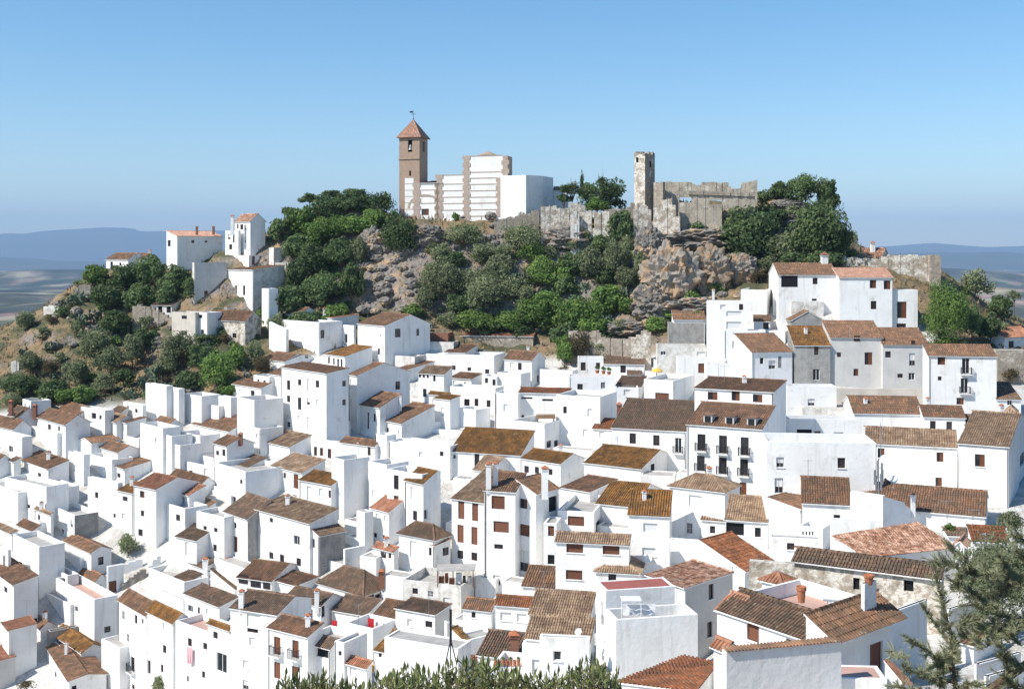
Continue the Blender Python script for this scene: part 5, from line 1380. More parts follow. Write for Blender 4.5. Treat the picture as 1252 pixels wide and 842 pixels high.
    ragged('stone lane wall below the village tree', [(888,752),(940,705),(1000,660),(1066,618)], lambda x: 800 - (x - 888) * .4, hitD(149, 722) / SC_D, hitD(178, 706) / SC_D, 's', jag=.04, thick=.45, seed=26, name='lane_wall', cat='wall')
    ragged('white lane parapet curving below the village tree', [(885,602),(950,575),(1040,552)], lambda x: 690 - (x - 885) * .5, hitD(149, 704) / SC_D, hitD(174, 694) / SC_D, 'w', jag=.03, thick=.3, seed=27, name='lane_wall', cat='wall')
    ragged('white outer parapet of the stone lane', [(1085,630),(1110,575),(1172,520)], 660, hitD(182, 700) / SC_D, hitD(196, 690) / SC_D, 'w', jag=.03, thick=.3, seed=28, name='lane_wall', cat='wall')
    T(960, 560)
    d0 = FIRE['D'] / SC_D
    ragged('lilac shaded firewall stepping down beside the patchy clay roof', [(708,276),(872,322),(878,344),(1000,420),(1140,514)], lambda x: 560, d0 + .2, d0 + 7, 'w', thick=.35, jag=0.01, seed=51, name='firewall', cat='wall')
castle()
# ------------------------------------------------------------------ vegetation and rocks
def crown_arr(n_clump, per, leaf, seed, flat=1.0, spiky=0.0, hole=0.0):
    g = np.random.default_rng(seed)
    V = []; T_ = []
    ph = g.uniform(0, 2 * np.pi, 4)
    for c in range(n_clump):
        u = g.normal(size=3); u /= np.linalg.norm(u)
        if u[2] < -0.55: u[2] *= -0.5
        lob = 0.80 + 0.16 * math.sin(3 * math.atan2(u[1], u[0]) + ph[0]) + 0.12 * math.sin(5 * u[2] + ph[1] + 2 * u[0])
        ctr = u * g.uniform(0.38, 0.80) * lob
        rad = g.uniform(0.20, 0.36)
        ct = g.uniform(0.0, 0.55)
        d = g.normal(size=(per, 3)); d /= np.linalg.norm(d, axis=1)[:, None]
        r = rad * g.uniform(0.55, 1.05, per) ** 0.6
        p = ctr + d * r[:, None] * np.array([1, 1, 0.8])
        nrm = d + 0.5 * u + 0.7 * g.normal(size=(per, 3)); nrm /= np.linalg.norm(nrm, axis=1)[:, None]
        a = np.cross(nrm, g.normal(size=(per, 3))); a /= np.linalg.norm(a, axis=1)[:, None] + 1e-9
        if spiky: a = d * spiky + a * (1 - spiky)
        b = np.cross(nrm, a)
        s = leaf * g.uniform(0.6, 1.35, per)[:, None]
        q = np.stack([p - a * s, p + b * s * 0.55, p + a * s, p - b * s * 0.55], 1)
        V.append(q.reshape(-1, 3)); T_.append(np.clip(ct + g.uniform(0, 0.45, per), 0, 1))
    return np.concatenate(V), np.concatenate(T_)

CROWN = {}
def crown_mesh(kind, big, var):
    k = (kind, big, var)
    if k not in CROWN:
        nc, per, lf = {0: (20, 44, 0.120), 1: (50, 66, 0.080), 2: (72, 80, 0.055), 3: (190, 90, 0.030)}[big]
        sp = {'pine': 0.6, 'scrub': 0.7, 'olive': 0.3}.get(kind, 0.0)
        V, t = crown_arr(nc, per, lf, hash((kind == 'x', big, var)) % 9999 + var * 17 + big * 101, spiky=sp)
        CROWN[k] = quads('crown', V, 4, LM[kind], t)
    return CROWN[k]
TRUNK = {}
def trunk_mesh(var):
    if var not in TRUNK:
        g = random.Random(var + 50); m = MB()
        top = Vector((g.uniform(-.08, .08), g.uniform(-.08, .08), 0.55))
        m.tube((0, 0, -0.25), top, 0.045, 0.032, 7)
        for i in range(5):
            w = 2 * math.pi * i / 5 + g.random(); e = top + Vector((math.cos(w) * .42, math.sin(w) * .42, g.uniform(.12, .42)))
            mid = top + (e - top) * .5 + Vector((0, 0, .04))
            m.tube(top, mid, 0.028, 0.02, 5, caps=False); m.tube(mid, e, 0.02, 0.007, 5)
        TRUNK[var] = m.build('trunk', M['bark'])
    return TRUNK[var]
LBL = {
 'dark': ('bush', 'dark evergreen bush'), 'olive': ('bush', 'grey-green bush'), 'green': ('bush', 'fresh green bush'),
 'pine': ('pine_tree', 'dark pine tree'), 'scrub': ('shrub', 'dry brown shrub')}
SKIND = [0]; GROUPS = {}
def plant(px, py, w, h, kind, where, lift=0.0, D=None, label=None, name=None, cat=None, big=None):
    """crown w x h photo pixels about (px, py); the foot is found on the ground below it"""
    yb = py + h * 0.5
    if D is None:
        D = hitD(px, yb - 1, 60) or hitD(px, yb + 12, 60) or 230.0
        D = min(D, 262)
    else: D *= SC_D
    s = D / F
    z0 = float(gz((px - CX) * s, D))
    c = at(px, py, D)
    rx, rz = w * s / 2, h * s / 2
    nm, lb = LBL[kind]
    if kind in ('dark', 'olive', 'green') and h > 34: nm, lb = 'tree', lb.replace('bush', 'tree')
    root = empty(name or nm, (c.x, D + rx * 0.3, min(z0, c.z - rz)), label or (lb + ' ' + where), cat or nm.replace('_', ' '), None if label else lb + ' group ' + where)
    SKIND[0] += 1; v = SKIND[0]
    if not label: GROUPS.setdefault((lb, where), []).append((px, py, w * h, root))
    hc = c.z - root.location.z
    if big is None: big = 3 if w > 120 else 2 if w > 52 else 1 if w > 26 else 0
    cr = bpy.data.objects.new('crown', crown_mesh(kind, big, v % 4))
    cr.location = (0, 0, hc); cr.scale = (rx * 1.12, rx * 1.0, rz * 1.14)
    cr.rotation_euler = (0, 0, (v * 2.4) % 6.28) if abs(rx - rx) < 1 else (0, 0, 0)
    put(cr, parent=root)
    tk = bpy.data.objects.new('trunk', trunk_mesh(v % 4))
    th = max(hc, 0.5); tk.scale = (max(rx, .6) * 1.1, max(rx, .6) * 1.1, th * 1.35)
    put(tk, parent=root)
    return root

for where, items in {
 'on the slope west of the church': '340,283,34,44,dark 366,272,48,50,green 398,256,54,40,dark 430,250,58,44,dark 466,250,40,44,pine 392,286,64,52,green 362,305,52,48,dark 432,278,62,44,green 456,270,42,40,green 362,338,36,54,dark 382,322,62,54,dark 416,312,58,58,dark 350,368,50,52,dark 392,356,64,60,dark 428,346,40,60,dark 338,398,30,34,olive 372,392,50,30,dark 410,385,40,34,green 438,310,34,50,olive 378,243,32,16,dark 404,238,32,16,dark 434,236,38,14,dark 350,258,24,16,dark 480,268,22,34,dark',
 'on the western spur of the hill': '116,338,38,40,green 150,340,46,44,dark 182,332,52,50,dark 214,344,50,44,dark 234,352,32,40,dark 130,366,52,44,dark 168,366,52,48,dark 204,364,42,38,dark 140,396,46,46,dark 112,422,52,52,olive 132,442,50,46,olive 160,430,42,46,olive 90,456,44,44,olive 30,393,32,32,olive 36,444,40,34,olive 172,415,34,34,dark 216,428,62,50,olive 246,438,50,44,dark 264,456,58,58,green 204,444,40,40,olive 310,432,30,44,olive 320,447,30,30,scrub 290,437,30,40,green 22,472,60,38,dark 62,478,50,34,dark 100,484,40,30,green 10,490,30,24,olive 125,470,40,30,olive 150,462,36,30,dark 80,486,40,26,green 230,466,40,30,dark 180,392,26,24,olive 95,400,30,26,olive 60,450,30,24,scrub 5,470,24,26,olive 186,484,30,16,green 250,415,40,20,dark 280,478,36,20,green',
 'on the rocky slope below the church': '487,290,56,58,dark 567,288,56,46,olive 540,344,68,64,olive 594,364,76,70,olive 610,328,50,46,olive 640,294,60,60,olive 664,336,58,50,green 702,326,50,44,dark 724,324,50,54,olive 752,318,42,58,olive 760,278,38,58,dark 690,280,30,26,olive 660,386,70,54,green 706,386,62,62,green 622,396,60,34,green 578,393,70,36,green 506,382,36,26,green 530,304,30,20,olive 742,366,52,50,green 768,342,40,40,olive 728,402,60,34,green 692,412,50,40,dark 680,262,26,22,dark 590,308,40,30,olive 550,392,40,26,olive 640,408,40,24,dark 555,318,34,30,dark 625,352,46,40,olive 690,352,40,40,dark 722,290,30,30,olive 520,366,30,40,olive 604,400,46,24,dark 672,310,28,26,olive 742,338,30,30,dark 785,325,26,50,olive 772,376,40,30,green 470,395,26,18,green 540,312,44,34,olive 530,335,40,40,olive 575,345,50,44,olive 650,308,40,34,green 690,336,44,40,green 640,362,48,40,olive 670,372,50,40,green 600,345,50,44,olive 700,300,34,28,olive 735,300,36,36,dark 560,372,44,34,dark 730,380,44,34,green 640,270,34,24,olive 615,310,36,30,olive',
 'in the hollow under the castle cliff': '711,424,52,50,scrub 738,426,42,40,olive 690,430,30,44,green 760,400,40,26,olive 822,382,44,24,green 842,366,40,30,green 800,398,40,24,green 875,352,28,22,green 850,388,40,20,green 790,372,24,30,olive 812,360,26,26,scrub 862,372,30,20,olive 725,450,24,24,scrub 690,455,20,26,scrub',
 'against the castle cliff': '803,286,30,28,dark 853,282,40,34,dark 893,276,44,44,olive 917,288,82,78,dark 940,270,50,50,dark 960,302,50,50,olive 878,300,30,30,olive 900,320,50,30,olive 940,325,40,26,olive 925,338,30,20,scrub 840,312,26,18,olive 768,300,26,40,olive 836,270,20,14,scrub',
 'on the crest east of the castle': '1002,286,80,88,dark 985,232,54,50,dark 954,236,40,36,dark 932,242,24,28,dark 1014,252,42,44,pine 1030,296,36,62,pine 1044,292,22,32,olive 1010,318,62,34,dark 975,318,50,30,dark 1012,236,34,46,dark 970,262,40,30,olive',
 'behind the church apse': '700,232,38,22,pine 720,236,30,36,dark 745,236,52,46,pine 730,252,54,24,green 757,250,26,26,pine 690,243,24,16,dark 712,224,8,34,pine 735,222,16,20,pine',
 'beside the stone bastion': '1195,348,52,42,olive 1226,376,36,42,dark 1212,402,34,40,dark 1190,395,30,50,dark 1160,420,50,20,green 1242,362,22,20,olive 1225,402,26,26,olive 1145,430,20,20,dark 1180,425,30,18,dark 1236,460,26,26,scrub 1215,445,20,20,scrub'}.items():
    for it in items.split():
        x, y, w, h, k = it.split(',')
        plant(float(x), float(y), float(w), float(h), k, where)
rb = random.Random(77)
for (x0, y0, x1, y1, n, kinds, where) in ((515,300,780,412,60,('olive','green','dark','olive'),'on the rocky slope below the church'), (312,262,450,400,34,('dark','green','olive'),'on the slope west of the church'), (40,325,335,486,105,('olive','dark','green','scrub'),'on the western spur of the hill'),
        (780,340,900,400,16,('olive','green','scrub'),'in the hollow under the castle cliff'), (880,255,1045,335,16,('olive','dark'),'against the castle cliff'), (1150,400,1250,465,10,('olive','scrub','green'),'beside the stone bastion')):
    for _k in range(n):
        x, y = rb.uniform(x0, x1), rb.uniform(y0, y1); w = rb.uniform(10, 24)
        if (x < 515 and 435 < x and 290 < y) or (x < 352 and y < 385 and x > 270): continue
        h_ = w * rb.uniform(.6, .95); D_ = min(hitD(x, y + h_ * .5 - 1, 60) or 262, 262); k_ = rb.choice(kinds)
        if at(x, y + h_ * .5, D_).z - float(gz((x - CX) / F * D_, D_)) > 1.5: continue
        plant(x, y, w, h_, k_, where)
plant(1164, 385, 62, 98, 'green', '', big=3, label='big bright green ivy-covered tree beside the white flat annex', name='tree', cat='tree')
plant(155, 668, 30, 36, 'olive', '', label='small olive tree standing alone in the stone lane', name='olive_tree', cat='tree')
plant(132, 812, 20, 40, 'green', '', label='dark green garden shrub between the garage house and the tall pinkish-roofed house', name='shrub', cat='shrub')
plant(197, 838, 34, 34, 'olive', '', label='pale olive bush in front of the barred white house', name='olive_bush', cat='bush', D=178)
plant(1162, 646, 18, 14, 'green', '', label='little green shrub at the end of the patchy clay roof', name='shrub', cat='shrub', D=128)
plant(1236, 640, 40, 34, 'olive', '', label='grey-green shrub under the broad shaded house at the picture edge', name='shrub', cat='shrub', D=128)
plant(557, 266, 14, 18, 'green', '', label='small bright tree at the foot of the church wall', name='tree', cat='tree', D=315)
plant(1232, 715, 130, 150, 'olive', '', label='dense olive-grey tree behind the pine boughs', name='tree', cat='tree', D=100)
plant(30, 838, 26, 14, 'scrub', '', label='dry shrub beside the corner house with orange tiles', name='shrub', cat='shrub', D=188)

ORD = 'first second third fourth fifth sixth seventh eighth ninth tenth eleventh twelfth'.split()
for (lb, where), it in GROUPS.items():
    if len(it) == 1:
        r_ = it[0][3]
        if 'group' in r_: del r_['group']
        continue
    big = sorted(it, key=lambda q_: -q_[2])[:8]
    it = sorted(big, key=lambda q_: q_[0])
    size = 'large ' if len(GROUPS[(lb, where)]) > 8 else ''
    for i, q_ in enumerate(it):
        q_[3]['label'] = size + lb + ' ' + where + ', ' + ORD[i] + ' from the left'

# prickly pears: flat oval pads growing out of one another
def cactus_mesh(seed):
    g = random.Random(seed); V = []; F_ = []
    def pad(base, up, nrm, s, lvl):
        c = base + up * s * 0.9; side = up.cross(nrm).normalized()
        n = len(V); k = 8
        for i in range(k):
            w = 2 * math.pi * i / k
            V.append(tuple(c + side * math.cos(w) * s * .68 + up * math.sin(w) * s))
        V.append(tuple(c + nrm * s * .14)); V.append(tuple(c - nrm * s * .14))
        for i in range(k):
            j = (i + 1) % k
            F_.append([n + i, n + j, n + k]); F_.append([n + j, n + i, n + k + 1])
        if lvl > 0:
            for _ in range(g.choice((1, 2, 2, 3))):
                a = g.uniform(-.9, .9)
                u2 = (up * math.cos(a) + side * math.sin(a) + nrm * g.uniform(-.4, .4)).normalized()
                if u2.z < -.1: continue
                n2 = (nrm + Vector((g.uniform(-1, 1), g.uniform(-1, 1), 0))).normalized(); n2 = (n2 - u2 * n2.dot(u2)).normalized()
                pad(c + (up * math.sin(math.pi / 2 - a) + side * math.sin(a) * .68) * s * .9, u2, n2, s * g.uniform(.78, .98), lvl - 1)
    for i in range(9):
        w = g.uniform(0, 6.28); r = g.uniform(0, .75)
        up = Vector((math.cos(w) * r * .5, math.sin(w) * r * .5, 1)).normalized()
        n2 = Vector((g.uniform(-1, 1), g.uniform(-1, 1), 0)).normalized(); n2 = (n2 - up * n2.dot(up)).normalized()
        pad(Vector((math.cos(w) * r, math.sin(w) * r, -.05)), up, n2, g.uniform(.17, .24), 3)
    return mesh('prickly_pear', V, F_, LM['cactus'], attr=[g.random() for _ in V])
CM = [cactus_mesh(i) for i in range(3)]
for i, s in enumerate('95,392,34 100,366,26 86,372,22 118,385,24 192,458,34 178,470,26 228,470,26 304,446,24 60,424,22 30,430,20 205,475,22 632,340,22 684,332,24 762,334,22 588,378,24 757,358,26 744,392,20 800,300,16 640,372,20 120,402,22 70,462,20 160,480,22 660,360,22 700,366,20 716,350,20 610,384,22 520,398,18 768,262,14'.split()):
    x, y, w = [float(v) for v in s.split(',')]
    p = on(x, y + w * .3, 150); k = w / F * p.y / 2
    o = bpy.data.objects.new('prickly_pear', CM[i % 3]); o.location = (p.x, p.y, p.z - .2); o.scale = (k, k, k * 1.1); o.rotation_euler = (0, 0, i * 1.7)
    sect = 'on the western spur' if x < 330 else 'on the slope below the church'
    put(o, 'grey-green prickly pear cactus ' + sect, 'cactus', 'prickly pears ' + sect)

# rocks
import bmesh
def rock_mesh(seed, sub, mat_, flat=0.8, rough=0.5):
    bm = bmesh.new(); bmesh.ops.create_icosphere(bm, subdivisions=sub, radius=1)
    for v in bm.verts:
        p = v.co.copy()
        n = mnoise.ridged_multi_fractal((p.x * 1.3 + seed, p.y * 1.3, p.z * 1.9 + seed * 2), 0.9, 2.2, 5, 1.0, 2.0) - 1.0
        c = mnoise.cell(Vector((p.x * 2.2 + seed, p.y * 2.2, p.z * 3.4))) * .5
        f = mnoise.fractal((p.x * 5 + seed, p.y * 5, p.z * 7), 1.0, 2.0, 4)
        st = abs(((p.z * 4.2 + 1.3 * p.x + 0.5 * mnoise.noise(p * 2.5 + Vector((seed, 0, 0)))) % 1.0) - .5)
        g_ = mnoise.ridged_multi_fractal((p.x * 3.4 + seed, p.y * 3.4, p.z * 4.4), 0.8, 2.3, 4, 1.0, 2.0) - 1.0
        v.co = p * (0.84 + rough * (0.30 * n + 0.26 * c + 0.20 * f + 0.22 * st + 0.16 * g_)); v.co.z *= flat
    me = bpy.data.meshes.new('rock'); bm.to_mesh(me); bm.free(); me.materials.append(mat_)
    return me
RM = [rock_mesh(i * 3.7 + 1, 3, M['rock']) for i in range(5)]
RB = [rock_mesh(i * 5.1 + 2, 5, M['rocko' if i % 2 == 0 else 'rock'], 1.0, 0.62) for i in range(5)]
def rock(px, py, w, h, me, label, depth=0.8, D=None, group=None, name='rock'):
    D = (D * SC_D) if D else min(hitD(px, py + h * .35, 120) or 230, 262)
    c = at(px, py, D); s = D / F
    o = bpy.data.objects.new(name, me); o.location = (c.x, c.y + w * s * .15, c.z); o.scale = (w * s / 2, w * s / 2 * depth, h * s / 2)
    o.rotation_euler = (0, 0, 0)
    put(o, label, 'rock', group)
for i, (x, y, w, h, t, lb) in enumerate((
    (822, 345, 78, 96, 0, 'grey cliff face with ochre stains straight below the castle tower'), (868, 335, 66, 70, 2, 'orange-brown cliff bulge with a shadowed hollow'),
    (800, 372, 60, 56, 1, 'pale cliff foot above the prickly pears'), (850, 294, 110, 36, 3, 'upper cliff band under the long castle wall'),
    (908, 330, 44, 44, 4, 'ochre rock shoulder under the dark castle bushes'), (795, 305, 40, 60, 1, 'narrow grey crag under the castle tower'),
    (845, 375, 90, 30, 3, 'low rubble apron at the cliff bottom'), (962, 252, 50, 18, 1, 'flat-topped boulder beside the castle pines'),
    (968, 268, 44, 20, 3, 'leaning slab of rock below the flat-topped boulder'), (640, 262, 60, 22, 3, 'rocky ledge at the foot of the church apse'),
    (700, 292, 70, 40, 1, 'grey crag below the pale roofless ruin'), (520, 290, 50, 34, 3, 'grey outcrop below the church terrace'), (455, 300, 40, 44, 1, 'pale outcrop beside the round dark tree west of the church'), (770, 402, 70, 22, 3, 'bare grey rock above the ruined stone hut'))):
    rock(x, y, w, h, RB[t], lb, 0.7, name='cliff_rock')
rr = random.Random(12)
for (x0, y0, x1, y1, n, s0, s1, wh) in ((438,300,512,386,40,5,24,'in the scree below the church'), (556,262,640,306,16,8,18,'on the ledge under the church'), (640,268,760,330,20,8,20,'on the slope below the roofless ruins'),
        (780,280,905,400,46,8,22,'on the castle cliff'), (60,368,140,430,16,8,20,'on the western spur'), (160,395,215,440,12,7,16,'below the tiny ruined house'), (185,440,330,482,16,6,14,'above the blank wall houses'),
        (560,330,770,410,24,6,14,'among the bushes of the central slope'), (930,240,1040,330,10,8,18,'on the castle crest'), (690,395,790,450,18,6,14,'by the ruined stone hut'), (1190,430,1250,470,8,6,12,'by the retaining wall')):
    for k in range(n):
        x, y = rr.uniform(x0, x1), rr.uniform(y0, y1); w = rr.uniform(s0, s1)
        rock(x, y, w, w * rr.uniform(.55, .95), RM[rr.randrange(5)], 'weathered grey boulder ' + wh, rr.uniform(.7, 1.1), group='boulders ' + wh)

# dry grass on the wild ground
def dry_grass():
    g = np.random.default_rng(5); N = 26000
    x = g.uniform(-190, 190, N); y = g.uniform(185, 262, N)
    k = wild(x, y) > 1.0; x, y = x[k], y[k]
    z = gz(x, y); n = len(x)
    h = g.uniform(.35, 1.0, n); w = g.uniform(.10, .24, n); a = g.uniform(0, 2 * np.pi, n); lx, ly = g.normal(0, .3, n), g.normal(0, .3, n)
    b = np.stack([x, y, z - .2], 1); d = np.stack([np.cos(a) * w, np.sin(a) * w, 0 * a], 1); t = np.stack([x + lx, y + ly, z + h], 1)
    V = np.stack([b - d, b + d, t], 1).reshape(-1, 3)
    m = leafmat('dry_grass', (0.22, 0.15, 0.075), (0.34, 0.25, 0.13), .2)
    put(bpy.data.objects.new('dry_grass', quads('dry_grass', V, 3, m, g.uniform(0, 1, n))), kind='stuff')
dry_grass()

# ------------------------------------------------------------------ plants close to the viewer
def leafy_shrub(x0, x1, tops, D, seed, label, per=15):
    """hedge shrub: many upright stems carrying lance-shaped leaves; tops: (column, row) of its outline"""
    g = random.Random(seed); s = D / F
    zg = float(gz((0.5 * (x0 + x1) - CX) * s, D))
    c = at((x0 + x1) / 2, 842, D)
    root = empty('shrub', (c.x, D, zg), label, 'shrub')
    V = []; t = []; tb = MB()
    n = int((x1 - x0) * 1.5)
    for i in range(n):
        px = g.uniform(x0, x1); d = D + g.uniform(-.9, .9)
        py = np.interp(px, [q[0] for q in tops], [q[1] for q in tops]) + g.uniform(-6, 8) + abs(g.gauss(0, 9))
        top = at(px, py, d) - root.location
        lean = Vector((g.gauss(0, .10), g.gauss(0, .10), 1)).normalized()
        bot = top - lean * 1.3
        tb.tube(bot, top, .007, .003, 4, caps=False)
        for k in range(per):
            f = g.uniform(0, 1) ** .8
            p = top - lean * (1.15 * (1 - f))
            w = g.uniform(0, 6.283); el = g.uniform(.25, 1.15) if f < .97 else 1.4
            dr = Vector((math.cos(w) * math.cos(el), math.sin(w) * math.cos(el), math.sin(el)))
            L = g.uniform(.085, .15); sd = dr.cross(Vector((0, 0, 1)))
            if sd.length < 1e-3: sd = Vector((1, 0, 0))
            sd = (sd.normalized() + Vector((g.gauss(0, .3), g.gauss(0, .3), g.gauss(0, .3)))).normalized() * L * .15
            dn = dr.cross(sd).normalized() * L * .05
            m_ = p + dr * L * .5
            e = p + dr * L
            V += [p, m_ + sd + dn, e, m_ - dn * .5, p, m_ - dn * .5, e, m_ - sd + dn]
            tv = g.random() ** 1.2; t += [tv, tv]
    part('foliage', quads('foliage', [tuple(v) for v in V], 4, LM['fore'], t), root, 'stuff')
    for k in range(7):
        w = g.uniform(0, 6.28)
        px = x0 + (x1 - x0) * (k + .5) / 7
        p = at(px, 850, D) - root.location
        tb.tube((p.x * .5, 0, -.3), (p.x, 0, p.z - .5), .03, .015, 5)
    part('stems', tb.build('stems', M['bark']), root, 'stuff')
leafy_shrub(338, 425, [(338, 838), (350, 828), (372, 826), (400, 828), (425, 838)], 13.0, 1, 'leafy green shrub at the bottom edge before the house with four brown doors')
leafy_shrub(425, 640, [(425, 840), (455, 836), (478, 824), (500, 818), (530, 822), (560, 812), (590, 816), (612, 818), (640, 826)], 12.0, 2, 'long leafy green shrub along the bottom edge below the stout brick chimney')
leafy_shrub(640, 760, [(640, 830), (665, 824), (690, 826), (712, 812), (726, 806), (738, 812), (750, 822), (762, 838)], 12.6, 3, 'leafy green shrub at the bottom edge against the lettered white wall')

def pine():
    g = random.Random(31); D = 22.0; s = D / F
    root_p = at(1200, 1000, D)
    zg = float(gz(root_p.x, D))
    root = empty('pine_tree', (root_p.x, D, zg), 'grey-green pine with feathery needles filling the lower corner', 'pine tree')
    rl = root.location
    V = []; t = []; tb = MB()
    def P(x, y, dd=0.0): return at(x, y, D + dd) - rl
    tb.tube((0, 0, -.5), P(1185, 860), .16, .09, 8); tb.tube(P(1185, 860), P(1300, 780, .5), .09, .07, 7); tb.tube(P(1300, 780, .5), P(1300, 640, .6), .07, .03, 7)
    def tuft(p, d, L, n, tv):
        for k in range(n):
            w = g.uniform(0, 6.283); sp = g.uniform(.25, .85)
            o = d.orthogonal().normalized(); o2 = d.cross(o)
            dr = (d + (o * math.cos(w) + o2 * math.sin(w)) * sp).normalized()
            q = p - d * g.uniform(0, .12)
            e = q + dr * L * g.uniform(.7, 1.1)
            sd = dr.cross(Vector((g.gauss(0, 1), g.gauss(0, 1), g.gauss(0, 1)))).normalized() * .0052
            V.extend((q - sd, q + sd, e)); t.append(min(1, max(0, tv + g.uniform(-.3, .3))))
    def branch(pts, dens=1.0, spread=16, rad=.022):
        P_ = [P(x, y, z) for x, y, z in pts]
        for i in range(len(P_) - 1):
            a, b = P_[i], P_[i + 1]
            r0 = rad * (1 - i / len(P_)); tb.tube(a, b, r0, max(r0 * .7, .004), 5, caps=False)
            L = (b - a).length; n = max(2, int(L / .020 * dens))
            for k in range(n):
                f = k / n; p = a + (b - a) * f
                ax = (b - a).normalized()
                if i == 0 and f < .3 and len(P_) > 2: continue
                sd = Vector((g.gauss(0, 1), g.gauss(0, .8), g.gauss(.25, .8))).normalized()
                l = g.uniform(.4, 1.3) * spread * s
                q = p + sd * l * .7 + ax * l * .45
                tb.tube(p, q, .005, .003, 3, caps=False)
                dr = (q - p).normalized()
                tv = g.uniform(.15, .9)
                for u in (0.3, .55, .8, 1.0): tuft(p + (q - p) * u, dr, g.uniform(.10, .16), 11, tv)
        tuft(P_[-1], (P_[-1] - P_[-2]).normalized(), .15, 30, .8)
    branch([(1175, 880, 0), (1166, 820, 0), (1162, 770, .05), (1150, 728, .1), (1144, 706, .1)], .8, 15, .04)
    branch([(1166, 820, 0), (1140, 800, -.2), (1112, 780, -.3)], .7, 13)
    branch([(1164, 790, 0), (1146, 765, .2), (1128, 742, .2)], .6, 11)
    branch([(1168, 835, 0), (1135, 828, -.3), (1104, 815, -.4)], .8, 14)
    branch([(1172, 860, 0), (1130, 850, -.2), (1095, 838, -.2)], 1, 14)
    branch([(1172, 850, 0), (1185, 835, -.2), (1200, 838, -.3)], .9, 15)
    branch([(1310, 700, .3), (1240, 712, .2), (1190, 702, .1), (1160, 690, 0), (1142, 688, 0)], 1.25, 20, .035)
    branch([(1240, 712, .2), (1205, 735, 0), (1172, 716, 0)], 1.2, 18)
    branch([(1190, 702, .1), (1178, 680, 0), (1160, 672, 0)], 1.0, 14)
    branch([(1310, 780, .3), (1262, 760, .1), (1220, 750, 0), (1190, 738, -.1)], 1.15, 18, .035)
    branch([(1262, 760, .1), (1232, 772, 0), (1200, 768, -.1)], 1.1, 17)
    branch([(1310, 830, .2), (1250, 815, 0), (1222, 800, -.1)], 1.1, 18, .03)
    branch([(1300, 860, .2), (1250, 845, 0), (1225, 826, -.1)], 1, 16, .03)
    branch([(1310, 660, .4), (1262, 665, .3), (1236, 652, .3)], 1.0, 15, .03)
    branch([(1310, 690, .4), (1262, 688, .3), (1240, 672, .3)], 1.0, 15, .03)
    for k in range(30):
        x0, y0 = g.uniform(1108, 1250), g.uniform(700, 845)
        if x0 < 1150 and y0 < 770: continue
        a_ = g.uniform(-2.6, -.6); l = g.uniform(20, 38)
        branch([(x0, y0, g.uniform(-.4, .6)), (x0 + math.cos(a_) * l, y0 + math.sin(a_) * l * .8, g.uniform(-.5, .5))], .8, 13, .012)
    part('needles', quads('needles', [tuple(v) for v in V], 3, LM['needle'], t), root, 'stuff')
    part('branches', tb.build('branches', M['bark']), root)
pine()
# ------------------------------------------------------------------ small things about the village
def thing(name, mb, mats, loc, label, cat, group=None, smooth=False):
    o = bpy.data.objects.new(name, mb.build(name, mats, smooth)); o.location = loc
    return put(o, label, cat, group)
def antenna(px, py0, py1, D, label, group=None):
    p = at(px, py1, D * SC_D); h = (py1 - py0) / F * D * SC_D
    mb = MB(); mb.tube((0, 0, -.6), (0, 0, h), .028, .02, 5)
    mb.tube((-.5, 0, h - .15), (.5, 0, h - .15), .012, .012, 4)
    for i in range(6):
        x = -.45 + i * .18; l = .32 - i * .03
        mb.tube((x, -l, h - .15), (x, l, h - .15), .008, .008, 4)
    thing('television_antenna', mb, M['steel'], p, label, 'antenna', group)
def dish(px, py, D, r, label):
    p = at(px, py, D * SC_D); mb = MB()
    prof = [(0.02, 0), (r * .5, .03), (r * .85, .1), (r, .16)]
    k = len(mb.v); n = 12
    ax = Vector((-.35, -.75, .5)).normalized(); s_ = ax.orthogonal().normalized(); t_ = ax.cross(s_)
    for rr_, z in prof:
        for i in range(n):
            w = 2 * math.pi * i / n; mb.v.append(tuple((s_ * math.cos(w) + t_ * math.sin(w)) * rr_ + ax * z))
    for q in range(3):
        for i in range(n):
            mb.f.append([k + q * n + i, k + q * n + (i + 1) % n, k + (q + 1) * n + (i + 1) % n, k + (q + 1) * n + i]); mb.m.append(0)
    mb.tube((0, .02, 0), ax * .45, .015, .015, 4); mb.tube((0, .03, 0), (0, .12, -.9), .025, .025, 5)
    thing('satellite_dish', mb, M['paint'], p, label, 'satellite dish')
def XY(ox, oy, x, y, s=5.962): return ox + x / s, oy + y / s

# phone mast on the long dark roof
def mast():
    D = 149 * SC_D; p = at(1074, 604, D); k = D / F
    root = empty('phone_mast', p, 'grey phone mast with panel antennas rising from the long dark roof', 'mast')
    mb = MB(); mb.tube((0, 0, -2), (0, 0, 44 * k), .07, .06, 6); mb.tube((.22, 0, 44 * k), (.22, 0, 88 * k), .035, .025, 6); mb.tube((0, 0, 43.5 * k), (.3, 0, 43.5 * k), .04, .04, 5)
    part('pole', mb.build('pole', M['steel']), root)
    for i, (dx, z0, z1, dy) in enumerate(((-.38, 12, 30, -.1), (-.16, 20, 42, -.35), (.24, 22, 42, -.3), (.12, 6, 26, -.4), (.42, 12, 30, .1), (-.1, 4, 22, .35))):
        m2 = MB(); m2.box(dx - .09, dx + .09, dy - .06, dy + .06, z0 * k, z1 * k); m2.tube((dx, dy, (z0 + z1) / 2 * k), (0, 0, (z0 + z1) / 2 * k), .025, .025, 4)
        part('panel_antenna', m2.build('panel_antenna', M['steel']), root)
mast()
